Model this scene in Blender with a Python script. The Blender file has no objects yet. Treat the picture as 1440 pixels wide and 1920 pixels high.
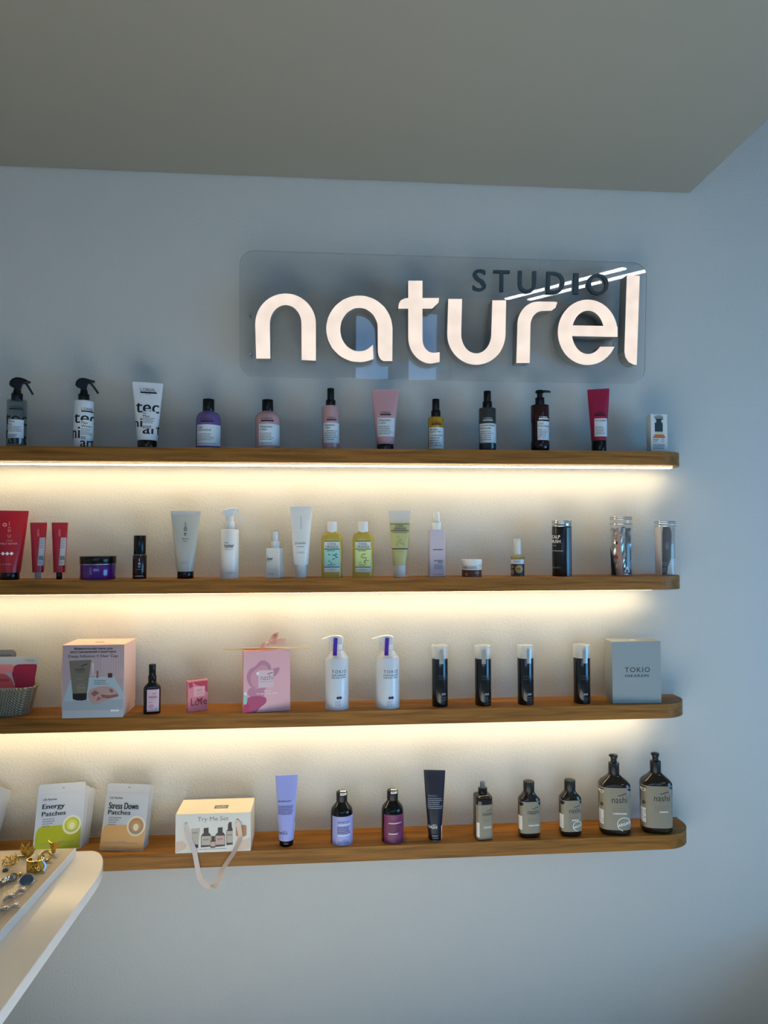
import bpy, bmesh, math, random
from mathutils import Vector, Matrix
from mathutils.geometry import tessellate_polygon, delaunay_2d_cdt

random.seed(7)
C = bpy.context.scene.collection
S = bpy.context.scene
PI = math.pi

# ------------------------------------------------------------------ camera, sky, lights, exposure
F_PX, CAM_D, CAM_Z = 1332.0, 2.5, 1.80          # focal length in pixels of the 1440x1920 frame, distance to wall, height
YAW, PITCH, ROLL = math.radians(4.70), math.radians(1.94), math.radians(-0.10)
CAM = Vector((0, -CAM_D, CAM_Z))
fw = Vector((math.sin(YAW)*math.cos(PITCH), math.cos(YAW)*math.cos(PITCH), math.sin(PITCH)))
rt = Vector((math.cos(YAW), -math.sin(YAW), 0)); up = rt.cross(fw)
rt, up = rt*math.cos(ROLL) + up*math.sin(ROLL), up*math.cos(ROLL) - rt*math.sin(ROLL)
cam_data = bpy.data.cameras.new('camera'); cam = bpy.data.objects.new('camera', cam_data); C.objects.link(cam)
cam_data.sensor_width = 36; cam_data.lens = F_PX/1920*36; cam_data.clip_start = .05
cam.matrix_world = Matrix(((rt.x, up.x, -fw.x, CAM.x), (rt.y, up.y, -fw.y, CAM.y), (rt.z, up.z, -fw.z, CAM.z), (0, 0, 0, 1)))
S.camera = cam
S.view_settings.view_transform = 'Standard'; S.view_settings.look = 'None'
S.view_settings.exposure = 0.0; S.view_settings.gamma = 1; S.view_settings.use_curve_mapping = False
S.cycles.use_denoising = True
S.cycles.max_bounces = 10; S.cycles.transparent_max_bounces = 24; S.cycles.caustics_reflective = False; S.cycles.caustics_refractive = False
S.cycles.sample_clamp_indirect = 4

w = bpy.data.worlds.new('daylight_sky'); S.world = w; w.use_nodes = True
w.node_tree.nodes['Background'].inputs[0].default_value = (.24, .52, 1.0, 1)
w.node_tree.nodes['Background'].inputs[1].default_value = 2.6

def area_light(name, loc, target, sx, sy, col, power):
    d = bpy.data.lights.new(name, 'AREA'); d.shape = 'RECTANGLE'; d.size = sx; d.size_y = sy; d.color = col; d.energy = power
    o = bpy.data.objects.new(name, d); C.objects.link(o); o.location = loc
    o.rotation_euler = (Vector(target) - Vector(loc)).to_track_quat('-Z', 'Y').to_euler()
    return o
# daylight entering by the window in the right wall and by the shop front behind the camera
area_light('right_window_daylight', (3.24, -2.1, 1.4), (0.0, -2.1, 1.4), 2.2, 1.1, (.10, .52, 1.0), 41)
area_light('shop_front_daylight', (0.0, -6.35, 2.1), (0.0, 0, 2.1), 4.3, .72, (1.0, .98, .84), 6)
# low sun through the right window, lying on the floor in front of the shelves
sun_data = bpy.data.lights.new('sun', 'SUN'); sun_data.energy = 43.0; sun_data.color = (.97, 1.0, .97); sun_data.angle = .02
sun = bpy.data.objects.new('sun', sun_data); C.objects.link(sun); sun.location = (6, -2.1, 4)
sun.rotation_euler = Vector((-1, 0, -.40)).to_track_quat('-Z', 'Y').to_euler()
LED_STRENGTH = 28.0
SIGN_STRENGTH = .95
TUBE_STRENGTH = 14.0

# ------------------------------------------------------------------ geometry helpers
def ray(px, py):
    return (rt*((px - 720)/F_PX) - up*((py - 960)/F_PX) + fw)
def at(px, py, Y):                                # the point at depth plane y = Y seen at a pixel
    d = ray(px, py); t = (Y + CAM_D)/d.y
    return CAM + d*t
def at_z(px, py, Z):
    d = ray(px, py); t = (Z - CAM_Z)/d.z
    return CAM + d*t
def at_plane(px, py, p0, n):
    d = ray(px, py); t = (p0 - CAM).dot(n)/d.dot(n)
    return CAM + d*t
def proj(P):
    q = Vector(P) - CAM; z = q.dot(fw)
    return 720 + F_PX*q.dot(rt)/z, 960 - F_PX*q.dot(up)/z, z

def lin(c):
    return tuple(((v/255)/12.92 if v/255 <= .04045 else ((v/255 + .055)/1.055)**2.4) for v in c)

MATS = {}
def mat(key, rgb, rough=.4, metal=0.0, trans=0.0, alpha=1.0, ior=1.45, coat=0.0, emit=None, es=0.0, spec=.5):
    if key in MATS: return MATS[key]
    m = bpy.data.materials.new(key); m.use_nodes = True
    b = m.node_tree.nodes['Principled BSDF']
    b.inputs['Base Color'].default_value = (*lin(rgb), 1); b.inputs['Roughness'].default_value = rough
    b.inputs['Metallic'].default_value = metal; b.inputs['Transmission Weight'].default_value = trans
    b.inputs['Alpha'].default_value = alpha; b.inputs['IOR'].default_value = ior; b.inputs['Coat Weight'].default_value = coat
    b.inputs['Specular IOR Level'].default_value = spec
    if emit:
        b.inputs['Emission Color'].default_value = (*emit, 1); b.inputs['Emission Strength'].default_value = es
    MATS[key] = m
    return m
def clear_mat(key, rgb, fac, rough=.05, tint=(255, 255, 255), ior=1.48):
    """see-through plastic: a share fac of tinted plastic over a transparent body, with its reflections"""
    if key in MATS: return MATS[key]
    m = bpy.data.materials.new(key); m.use_nodes = True; nt = m.node_tree; n = nt.nodes; n.clear()
    out = n.new('ShaderNodeOutputMaterial'); tr = n.new('ShaderNodeBsdfTransparent'); tr.inputs[0].default_value = (*lin(tint), 1)
    p = n.new('ShaderNodeBsdfPrincipled'); p.inputs['Base Color'].default_value = (*lin(rgb), 1); p.inputs['Roughness'].default_value = rough
    g = n.new('ShaderNodeBsdfGlossy'); g.inputs['Roughness'].default_value = rough; g.inputs['Color'].default_value = (1, 1, 1, 1)
    mx = n.new('ShaderNodeMixShader'); mx.inputs[0].default_value = fac; mg = n.new('ShaderNodeMixShader'); fr = n.new('ShaderNodeFresnel'); fr.inputs[0].default_value = ior
    nt.links.new(tr.outputs[0], mx.inputs[1]); nt.links.new(p.outputs[0], mx.inputs[2])
    ge = n.new('ShaderNodeNewGeometry'); iv = n.new('ShaderNodeMath'); iv.operation = 'SUBTRACT'; iv.inputs[0].default_value = 1; ml = n.new('ShaderNodeMath'); ml.operation = 'MULTIPLY'
    nt.links.new(ge.outputs['Backfacing'], iv.inputs[1]); nt.links.new(iv.outputs[0], ml.inputs[0]); nt.links.new(fr.outputs[0], ml.inputs[1]); nt.links.new(ml.outputs[0], mg.inputs[0]); nt.links.new(mx.outputs[0], mg.inputs[1]); nt.links.new(g.outputs[0], mg.inputs[2]); nt.links.new(mg.outputs[0], out.inputs[0])
    MATS[key] = m
    return m

def bump(m, scale, strength, dist, detail=3, stretch=(1, 1, 1), noise_rough=.55):
    nt = m.node_tree; n = nt.nodes
    tc = n.new('ShaderNodeTexCoord'); mp = n.new('ShaderNodeMapping'); mp.inputs['Scale'].default_value = stretch
    nz = n.new('ShaderNodeTexNoise'); nz.inputs['Scale'].default_value = scale; nz.inputs['Detail'].default_value = detail; nz.inputs['Roughness'].default_value = noise_rough
    bp = n.new('ShaderNodeBump'); bp.inputs['Strength'].default_value = strength; bp.inputs['Distance'].default_value = dist
    nt.links.new(tc.outputs['Object'], mp.inputs[0]); nt.links.new(mp.outputs[0], nz.inputs['Vector'])
    nt.links.new(nz.outputs[0], bp.inputs['Height']); nt.links.new(bp.outputs[0], n['Principled BSDF'].inputs['Normal'])
    return m

def wood_mat(key, dark, light, rough=.45):
    m = mat(key, light, rough, spec=.3); nt = m.node_tree; n = nt.nodes
    tc = n.new('ShaderNodeTexCoord'); mp = n.new('ShaderNodeMapping'); mp.inputs['Scale'].default_value = (1.1, 14, 22)
    nz = n.new('ShaderNodeTexNoise'); nz.inputs['Scale'].default_value = 3.0; nz.inputs['Detail'].default_value = 6; nz.inputs['Distortion'].default_value = .6
    mp2 = n.new('ShaderNodeMapping'); mp2.inputs['Scale'].default_value = (3, 90, 90)
    nz2 = n.new('ShaderNodeTexNoise'); nz2.inputs['Scale'].default_value = 3.0; nz2.inputs['Detail'].default_value = 3
    mx = n.new('ShaderNodeMath'); mx.operation = 'MULTIPLY_ADD'; mx.inputs[1].default_value = .3
    cr = n.new('ShaderNodeValToRGB'); cr.color_ramp.elements[0].position = .42; cr.color_ramp.elements[1].position = .82
    cr.color_ramp.elements[0].color = (*lin(dark), 1); cr.color_ramp.elements[1].color = (*lin(light), 1)
    nt.links.new(tc.outputs['Object'], mp.inputs[0]); nt.links.new(mp.outputs[0], nz.inputs['Vector'])
    nt.links.new(tc.outputs['Object'], mp2.inputs[0]); nt.links.new(mp2.outputs[0], nz2.inputs['Vector'])
    nt.links.new(nz2.outputs[0], mx.inputs[0]); nt.links.new(nz.outputs[0], mx.inputs[2])
    nt.links.new(mx.outputs[0], cr.inputs[0]); nt.links.new(cr.outputs[0], n['Principled BSDF'].inputs['Base Color'])
    return m

class MB:
    """collects shapes and links them as ONE mesh object"""
    def __init__(s): s.v = []; s.f = []; s.mi = []; s.sm = []; s.m = []
    def slot(s, m):
        if m not in s.m: s.m.append(m)
        return s.m.index(m)
    def add(s, vs, fs, m, smooth=False):
        o = len(s.v); k = s.slot(m)
        s.v += [tuple(v) for v in vs]
        for f in fs:
            s.f.append([i + o for i in f]); s.mi.append(k); s.sm.append(smooth)
        return s
    def add_bm(s, bm, m, smooth=False):
        bm.verts.index_update()
        s.add([v.co for v in bm.verts], [[v.index for v in f.verts] for f in bm.faces], m, smooth); bm.free()
        return s
    def box(s, x0, x1, y0, y1, z0, z1, m, bev=0.0, seg=2):
        bm = bmesh.new(); bmesh.ops.create_cube(bm, size=1)
        for v in bm.verts: v.co = Vector(((x0+x1)/2 + v.co.x*(x1-x0), (y0+y1)/2 + v.co.y*(y1-y0), (z0+z1)/2 + v.co.z*(z1-z0)))
        if bev: bmesh.ops.bevel(bm, geom=bm.edges[:], offset=bev, segments=seg, affect='EDGES', profile=.5)
        return s.add_bm(bm, m, False)
    def loft(s, secs, m, N=40, cap=(True, True), smooth=True):
        """secs: (z, rx, ry, n[, cx, cy]) rings of a superellipse"""
        vs = []; fs = []
        for q in secs:
            for k in range(N):
                x, y = superpt(k*2*PI/N, q[1], q[2], q[3]); vs.append((x + (q[4] if len(q) > 4 else 0), y + (q[5] if len(q) > 5 else 0), q[0]))
        for i in range(len(secs) - 1):
            for k in range(N):
                a = i*N + k; b = i*N + (k+1) % N
                fs.append([a, b, b + N, a + N])
        s.add(vs, fs, m, smooth)
        o = len(s.v) - len(vs); kk = s.slot(m)
        if cap[0]: s.f.append([o + k for k in range(N)][::-1]); s.mi.append(kk); s.sm.append(False)
        if cap[1]: s.f.append([o + (len(secs)-1)*N + k for k in range(N)]); s.mi.append(kk); s.sm.append(False)
        return s
    def prism(s, pts, y0, y1, m, bev=0.0, smooth=False):
        """outline in x,z given thickness along y"""
        bm = bmesh.new(); a = [bm.verts.new((p[0], y0, p[1])) for p in pts]; b = [bm.verts.new((p[0], y1, p[1])) for p in pts]
        bm.faces.new(a); bm.faces.new(b[::-1]); n = len(pts)
        for i in range(n): bm.faces.new((a[i], b[i], b[(i+1) % n], a[(i+1) % n]))
        bmesh.ops.recalc_face_normals(bm, faces=bm.faces[:])
        if bev:
            es = [e for e in bm.edges if abs(e.verts[0].co.y - e.verts[1].co.y) < 1e-7]
            bmesh.ops.bevel(bm, geom=es, offset=bev, segments=2, affect='EDGES', profile=.5)
        return s.add_bm(bm, m, smooth)
    def sweep(s, path, r, m, N=10, closed=False, flat=1.0):
        """round bar of radius r (or list) along a path"""
        P = [Vector(p) for p in path]; n = len(P); vs = []; fs = []; prev = None
        for i in range(n):
            t = (P[(i+1) % n] - P[i-1]) if closed else (P[min(i+1, n-1)] - P[max(i-1, 0)])
            t.normalize()
            ref = prev if prev else (Vector((0, 0, 1)) if abs(t.z) < .9 else Vector((1, 0, 0)))
            a = (ref - t*ref.dot(t)).normalized(); b = t.cross(a); prev = a
            rr = r[i] if isinstance(r, (list, tuple)) else r
            for k in range(N):
                c, d = math.cos(k*2*PI/N), math.sin(k*2*PI/N)
                vs.append(P[i] + a*(rr*c) + b*(rr*d*flat))
        for i in range(n if closed else n - 1):
            for k in range(N):
                fs.append([i*N + k, i*N + (k+1) % N, ((i+1) % n)*N + (k+1) % N, ((i+1) % n)*N + k])
        if not closed: fs += [[k for k in range(N)][::-1], [(n-1)*N + k for k in range(N)]]
        return s.add(vs, fs, m, True)
    def ribbon(s, path, wvec, width, thick, m):
        """band along a path, width along wvec (one vector or one per point), solid"""
        P = [Vector(p) for p in path]; n = len(P); vs = []; fs = []
        for i in range(n):
            t = (P[min(i+1, n-1)] - P[max(i-1, 0)]).normalized()
            wv = Vector(wvec[i] if isinstance(wvec, list) else wvec); wv = (wv - t*wv.dot(t)).normalized(); nn = t.cross(wv)
            ww = width[i] if isinstance(width, list) else width
            for a, b in ((-1, -1), (1, -1), (1, 1), (-1, 1)): vs.append(P[i] + wv*(a*ww/2) + nn*(b*thick/2))
        for i in range(n - 1):
            for k in range(4): fs.append([i*4 + k, i*4 + (k+1) % 4, (i+1)*4 + (k+1) % 4, (i+1)*4 + k])
        fs += [[3, 2, 1, 0], [(n-1)*4 + k for k in range(4)]]
        return s.add(vs, fs, m, False)
    def build(s, name, parent=None, mats=None):
        me = bpy.data.meshes.new(name); me.from_pydata(s.v, [], s.f)
        for m in s.m: me.materials.append(m)
        for p, k, sm in zip(me.polygons, s.mi, s.sm): p.material_index = k; p.use_smooth = sm
        me.validate(); me.update()
        bm = bmesh.new(); bm.from_mesh(me); bmesh.ops.recalc_face_normals(bm, faces=bm.faces[:]); bm.to_mesh(me); bm.free()
        if any(s.sm):
            try: me.set_sharp_from_angle(angle=math.radians(38))
            except Exception: pass
        o = bpy.data.objects.new(name, me); C.objects.link(o)
        if parent: o.parent = parent
        return o

def superpt(t, rx, ry, n):
    """angle 0 faces -y (the front), going to +x"""
    c, sn = math.sin(t), -math.cos(t)
    return (math.copysign(abs(c)**(2/n), c)*rx, math.copysign(abs(sn)**(2/n), sn)*ry)

def tag(o, label=None, cat=None, group=None, kind=None):
    if label: o['label'] = label
    if cat: o['category'] = cat
    if group: o['group'] = group
    if kind: o['kind'] = kind
    return o
def thing(name, label, cat, loc=(0, 0, 0), rz=0, group=None):
    o = bpy.data.objects.new(name, None); C.objects.link(o); o.empty_display_size = .05
    o.location = loc; o.rotation_euler = (0, 0, rz)
    return tag(o, label, cat, group)

# text outlines as flat meshes
TXT = {}
def text_mesh(st, bold=0.0, spacing=1.0):
    """outlines of a line of writing, filled (even-odd) and scaled to a unit box"""
    k = (st, spacing)
    if k not in TXT:
        cu = bpy.data.curves.new('writing', 'FONT'); cu.body = st; cu.resolution_u = 3; cu.space_character = spacing; cu.fill_mode = 'NONE'
        o = bpy.data.objects.new('writing', cu); C.objects.link(o)
        dg = bpy.context.evaluated_depsgraph_get(); dg.update()
        me = o.evaluated_get(dg).to_mesh()
        V = [Vector((v.co.x, v.co.y)) for v in me.vertices]; E = [tuple(e.vertices) for e in me.edges]
        o.evaluated_get(dg).to_mesh_clear(); bpy.data.objects.remove(o); bpy.data.curves.remove(cu)
        vs, _, tris, _, _, _ = delaunay_2d_cdt(V, E, [], 0, 1e-6)
        seg = [(V[i], V[j]) for i, j in E]; fs = []
        for t in tris:
            cx, cy = sum(vs[i].x for i in t)/len(t), sum(vs[i].y for i in t)/len(t)
            if sum(1 for p_, q_ in seg if (p_.y > cy) != (q_.y > cy) and cx < p_.x + (cy - p_.y)/(q_.y - p_.y)*(q_.x - p_.x)) % 2: fs.append(list(t))
        x0 = min(v[0] for v in vs); x1 = max(v[0] for v in vs); y0 = min(v[1] for v in vs); y1 = max(v[1] for v in vs)
        TXT[k] = ([((v.x - x0)/max(x1 - x0, 1e-6), (v.y - y0)/max(y1 - y0, 1e-6)) for v in vs], fs)
    return TXT[k]

# ------------------------------------------------------------------ an item standing on a shelf
SHELF_DEPTH = .1476
Z_TOP = {1: CAM_Z + .2903, 2: CAM_Z - .1400, 3: CAM_Z - .5739, 4: CAM_Z - 1.0133}
Z_BOT = {1: CAM_Z + .2440, 2: CAM_Z - .1855, 3: CAM_Z - .6215, 4: CAM_Z - 1.0604}

class Item:
    """a thing whose base centre stands on a shelf top, at picture column px and depth Y; measures are taken in pixels at that depth"""
    def __init__(s, name, label, cat, px, Y, shelf, group=None, rz=None, z0=None, lean=0.0, roll=0.0):
        s.px, s.Y = px, Y; s.z0 = (Z_TOP[shelf] if z0 is None else z0) + .0002
        p = at(px, 1005, Y)
        for _ in range(3):
            py = proj((p.x, Y, s.z0))[1]; p = at(px, py, Y)
        s.P = Vector((p.x, Y, s.z0)); s.py0 = py; s.K = proj(s.P)[2]/F_PX
        rz = -math.atan2(p.x, CAM_D + Y) if rz is None else rz
        s.rz = rz
        s.o = thing(name, label, cat, s.P, rz, group)
        if lean: s.o.rotation_euler = (lean, roll, rz)
        s.cl = math.cos(lean)
    def z(s, py): return (at(s.px, py, s.Y).z - s.z0)/s.cl
    def w(s, n): return n*s.K
    def secs(s, L, n=2.0, d=1.0):
        """L: (py, half width px[, depth ratio[, n]])"""
        return [(s.z(q[0]), q[1]*s.K, q[1]*s.K*(q[2] if len(q) > 2 and q[2] is not None else d), q[3] if len(q) > 3 else n) for q in L]
    def part(s, name, L, m, n=2.0, d=1.0, N=72, parent=None, cap=(True, True)):
        sc = s.secs(L, n, d)
        return MB().loft(sc, m, N, cap).build(name, parent or s.o), sc

class Wrap:
    """maps (pixel column, pixel row) of the picture onto the front of a lofted body"""
    def __init__(s, it, secs): s.it = it; s.secs = sorted(secs, key=lambda q: q[0]); s.cache = {}
    def sec(s, z):
        L = s.secs
        if z <= L[0][0]: return L[0][1:4]
        for a, b in zip(L, L[1:]):
            if z <= b[0]:
                t = (z - a[0])/max(b[0] - a[0], 1e-9)
                return tuple(a[i] + (b[i] - a[i])*t for i in (1, 2, 3))
        return L[-1][1:4]
    def table(s, z):
        q = tuple(round(v, 5) for v in s.sec(z))
        if q not in s.cache:
            pts = [superpt(-PI/2 + PI*k/80, *q) for k in range(81)]; cum = [0]
            for a, b in zip(pts, pts[1:]): cum.append(cum[-1] + math.hypot(b[0]-a[0], b[1]-a[1]))
            mid = cum[40]; s.cache[q] = (pts, [c - mid for c in cum])
        return s.cache[q]
    def s_of(s, px, z):
        x = (px - s.it.px)*s.it.K; pts, cum = s.table(z)
        if x <= pts[0][0]: return cum[0]
        for i in range(80):
            if x <= pts[i+1][0]:
                d = pts[i+1][0] - pts[i][0]
                return cum[i] + (cum[i+1] - cum[i])*((x - pts[i][0])/d if d > 1e-9 else 0)
        return cum[-1]
    def pt(s, u, z, off):
        pts, cum = s.table(z); u = max(cum[0], min(cum[-1], u))
        lo, hi = 0, 80
        while hi - lo > 1:
            m = (lo + hi)//2
            if cum[m] <= u: lo = m
            else: hi = m
        d = cum[hi] - cum[lo]; t = (u - cum[lo])/d if d > 1e-9 else 0
        a, b = pts[lo], pts[hi]; tx, ty = b[0]-a[0], b[1]-a[1]; l = math.hypot(tx, ty) or 1
        return (a[0] + tx*t + ty/l*off, a[1] + ty*t - tx/l*off, z)
    curved = True
class Flat:
    """the same for a flat front face at local y = yf; slope: columns foreshortened by sx, rows sheared by the face's turn"""
    curved = False
    def __init__(s, it, yf=0.0, sx=1.0, shear=0.0): s.it = it; s.yf = yf; s.sx = sx; s.sh = shear
    def s_of(s, px, z): return (px - s.it.px)*s.it.K*s.sx
    def pt(s, u, z, off): return (u, (s.yf(u, z) if callable(s.yf) else s.yf) - off, z)

class Dec:
    """flat prints laid on a body: label patches, writing, marks - all in picture pixels, ending up in one mesh"""
    def __init__(s, it, wrap, mb=None): s.it, s.w = it, wrap; s.mb = mb or MB()
    def put(s, vs, fs, m, off, step=.004):
        """vs in (u, z) metres"""
        if s.w.curved or callable(getattr(s.w, 'yf', 0)):
            bm = bmesh.new(); vv = [bm.verts.new((a, b, 0)) for a, b in vs]
            for f in fs:
                try: bm.faces.new([vv[i] for i in f])
                except ValueError: pass
            for _ in range(6):
                es = [e for e in bm.edges if (e.calc_length() > .007 if callable(getattr(s.w, 'yf', 0)) else abs(e.verts[0].co.x - e.verts[1].co.x) > step or e.calc_length() > .016)]
                if not es: break
                bmesh.ops.subdivide_edges(bm, edges=es, cuts=1, use_grid_fill=False)
                bmesh.ops.triangulate(bm, faces=[f for f in bm.faces if len(f.verts) > 3])
            bm.verts.index_update()
            vs = [(v.co.x, v.co.y) for v in bm.verts]; fs = [[v.index for v in f.verts] for f in bm.faces]; bm.free()
        s.mb.add([s.w.pt(a, b, off) for a, b in vs], fs, m, False)
        return s
    def rect(s, x0, x1, y0, y1, m, off=.0003, nv=1):
        za, zb = s.it.z(y1), s.it.z(y0); zm = (za + zb)/2; n = (48 if s.w.sec(zm)[2] > 2.2 else 18) if s.w.curved else 1
        nv = max(nv, 6 if s.w.curved else 1); vs = []; fs = []
        if callable(getattr(s.w, 'yf', 0)): n, nv = 12, 10
        for j in range(nv + 1):
            z = za + (zb - za)*j/nv; u0, u1 = s.w.s_of(x0, z), s.w.s_of(x1, z)
            for i in range(n + 1): vs.append((u0 + (u1 - u0)*i/n, z))
        for j in range(nv):
            for i in range(n): a = j*(n+1) + i; fs.append([a, a+1, a+n+2, a+n+1])
        s.mb.add([s.w.pt(a, b, off) for a, b in vs], fs, m, False)
        return s
    def poly(s, pts, m, off=.0006):
        zz = [s.it.z(p[1]) for p in pts]; P = [(s.w.s_of(p[0], z), z) for p, z in zip(pts, zz)]
        tri = tessellate_polygon([[Vector((a, b, 0)) for a, b in P]])
        return s.put(P, [list(t) for t in tri], m, off)
    def blob(s, pts, m, off=.0006):
        """poly with its outline rounded"""
        n = len(pts); L = spline(list(pts[-2:]) + list(pts) + list(pts[:2]), 4)
        return s.poly(L[4:-5][4:4 + 4*n], m, off)
    def disc(s, cx, cy, rx, ry, m, off=.0006, n=24):
        return s.poly([(cx + rx*math.cos(2*PI*k/n), cy + ry*math.sin(2*PI*k/n)) for k in range(n)], m, off)
    def ring(s, cx, cy, r0, r1, m, off=.0008, n=28, sq=1.0, a0=0, a1=360):
        for k in range(n):
            a, b = math.radians(a0 + (a1-a0)*k/n), math.radians(a0 + (a1-a0)*(k+1)/n)
            s.poly([(cx + r*math.cos(t), cy + r*sq*math.sin(t)) for r, t in ((r0, a), (r1, a), (r1, b), (r0, b))], m, off)
        return s
    def text(s, st, x0, x1, y0, y1, m, bold=0.0, off=.0008, spacing=1.0, rise=0.0, step=.004):
        vs, fs = text_mesh(st, bold, spacing); zm = s.it.z((y0+y1)/2); za, zb = s.it.z(y1), s.it.z(y0)
        u0, u1 = s.w.s_of(x0, zm), s.w.s_of(x1, zm); dz = rise*s.it.K
        k = bold*1.15*(y1 - y0)*s.it.K                            # heavier strokes: the line printed again, a hair to each side
        for q in ((-k, k) if bold > .004 else (0,)):
            s.put([(u0 + (u1-u0)*a + q, za + (zb-za)*b + dz*a) for a, b in vs], fs, m, off + (.00004 if q > 0 else 0), step)
        return s
    def lines(s, x0, x1, y0, y1, n, m, off=.0007, fill=.5, rag=.35):
        """rows of print too fine to read"""
        R = random.Random(int(x0*7 + y0*13)); dy = (y1 - y0)/n
        for i in range(n):
            y = y0 + dy*(i + .25); xe = x1 - (x1 - x0)*rag*R.random(); x = x0
            while x < xe - .4:
                l = min(R.uniform(1.6, 4.2), xe - x); za, zb = s.it.z(y + dy*fill), s.it.z(y)
                a, b = s.w.s_of(x, za), s.w.s_of(x + l, za)
                s.mb.add([s.w.pt(a, za, off), s.w.pt(b, za, off), s.w.pt(b, zb, off), s.w.pt(a, zb, off)], [[0, 1, 2, 3]], m)
                x += l + .7
        return s
    def build(s, name='label', parent=None, label=None):
        o = s.mb.build(name, parent or s.it.o)
        if label: o['label'] = label
        return o

def rr(x0, x1, y0, y1, r, n=5):
    """rounded rectangle outline"""
    out = []
    for cx, cy, a in ((x1-r, y0+r, -90), (x1-r, y1-r, 0), (x0+r, y1-r, 90), (x0+r, y0+r, 180)):
        for k in range(n+1):
            t = math.radians(a + 90*k/n); out.append((cx + r*math.cos(t), cy + r*math.sin(t)))
    return out

# ------------------------------------------------------------------ materials
BLACK = mat('black_plastic', (9, 9, 10), .2, spec=.4)
BLACK_SOFT = mat('black_satin_plastic', (16, 16, 18), .38)
INK = mat('black_ink', (16, 18, 22), .5)
INK_GREY = mat('grey_ink', (122, 124, 128), .5)
WHITE_INK = mat('white_ink', (235, 236, 238), .5)
WHITE = mat('white_plastic', (222, 224, 228), .3)
WHITE_PAPER = mat('white_paper', (225, 226, 226), .45)
LABEL_PALE = mat('pale_blue_white_label', (205, 214, 222), .4)
STEEL = mat('brushed_metal', (190, 192, 195), .25, 1.0)
GOLD = mat('polished_gold', (226, 190, 96), .14, 1.0)
SILVER = mat('polished_silver', (205, 207, 212), .12, 1.0)
CLEAR = clear_mat('clear_plastic', (235, 238, 240), .10, .06)
FROST = clear_mat('frosted_clear_plastic', (232, 233, 232), .42, .3)
WALL = bump(mat('grey_textured_plaster', (198, 198, 194), .75, spec=.25), 150, .55, .0035, 3, (1, 1, .75))
CEIL = mat('ceiling_paint', (150, 146, 134), .8, spec=.2)
FLOOR = mat('floor_pale_tile', (204, 200, 192), .5)
SHELF_WOOD = wood_mat('stained_oak', (98, 62, 19), (154, 104, 42), .5)

# ------------------------------------------------------------------ the room
XL, XR, YF, ZC, ZS, XS = -2.7, 3.3, -6.4, 3.82, CAM_Z + 1.2698, 1.351
def struct(name, mb):
    return tag(mb.build(name), kind='structure')
struct('wall_back', MB().box(XL-.15, XR+.15, 0, .15, 0, ZC, WALL))
struct('wall_left', MB().box(XL-.15, XL, YF, 0, 0, ZC, WALL))
struct('floor', MB().box(XL-.15, XR+.15, YF-.15, .15, -.1, 0, FLOOR))
struct('ceiling', MB().box(XL-.15, XR+.15, YF-.15, .15, ZC, ZC+.1, CEIL))
struct('ceiling_soffit', MB().box(XL, XS, -1.5, 0, ZS, ZC, CEIL, .012, 3))
FRAME = mat('window_frame_grey', (70, 76, 84), .4)
def wall_with_holes(name, axis, pos, th, a0, a1, holes, upper=()):
    """wall slab along an axis with rectangular openings (a, b, z0, z1)"""
    mb = MB()
    def bx(p, q, z0, z1):
        if axis == 'y': mb.box(pos, pos + th, p, q, z0, z1, WALL)
        else: mb.box(p, q, pos, pos + th, z0, z1, WALL)
    cur = a0
    for a, b, z0, z1 in holes:
        bx(cur, a, 0, ZC); bx(a, b, 0, z0); cur = b
        q = a
        for c, d, z2, z3 in upper: bx(q, c, z1, ZC); bx(c, d, z1, z2); bx(c, d, z3, ZC); q = d
        bx(q, b, z1, ZC)
    bx(cur, a1, 0, ZC)
    return struct(name, mb)
wall_with_holes('wall_right', 'y', XR, .15, YF, 0, [(-3.25, -.95, .8, 2.0)])
wall_with_holes('wall_front', 'x', YF-.15, .15, XL-.15, XR+.15, [(-2.2, 2.2, 1.7, 2.5)], [(.32, 1.57, 2.75, 3.68)])
def window(name, axis, pos, a0, a1, z0, z1, mull):
    mb = MB(); t = .05
    def bx(p, q, y, x):
        if axis == 'y': mb.box(pos, pos + .08, p, q, y, x, FRAME)
        else: mb.box(p, q, pos, pos + .08, y, x, FRAME)
    bx(a0, a1, z0, z0+t); bx(a0, a1, z1-t, z1); bx(a0, a0+t, z0+t, z1-t); bx(a1-t, a1, z0+t, z1-t)
    for m_ in mull: bx(m_ - t/2, m_ + t/2, z0+t, z1-t)
    struct(name, mb)
window('window_1', 'y', XR+.05, -3.25, -.95, .8, 2.0, [-2.1])
window('window_2', 'x', YF-.10, -2.2, 2.2, 1.7, 2.5, [-1.0, .2, 1.2])
window('window_3', 'x', YF-.10, .32, 1.57, 2.75, 3.68, [.80])
BRICK = mat('grey_brick', (120, 124, 130), .8); nt = BRICK.node_tree; bt = nt.nodes.new('ShaderNodeTexBrick'); bt.inputs['Scale'].default_value = 9
bt.inputs['Color1'].default_value = (.20, .22, .25, 1); bt.inputs['Color2'].default_value = (.28, .31, .34, 1); bt.inputs['Mortar'].default_value = (.12, .13, .15, 1)
tc = nt.nodes.new('ShaderNodeTexCoord'); mp = nt.nodes.new('ShaderNodeMapping'); mp.inputs['Rotation'].default_value = (PI/2, 0, 0); nt.links.new(tc.outputs['Object'], mp.inputs[0]); nt.links.new(mp.outputs[0], bt.inputs['Vector']); nt.links.new(bt.outputs[0], nt.nodes['Principled BSDF'].inputs['Base Color'])
struct('pillar_1', MB().box(.84, 1.08, YF-.75, YF-.5, 0, 5, BRICK)); struct('pillar_2', MB().box(1.48, 1.72, YF-.75, YF-.5, 0, 5, BRICK))
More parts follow.
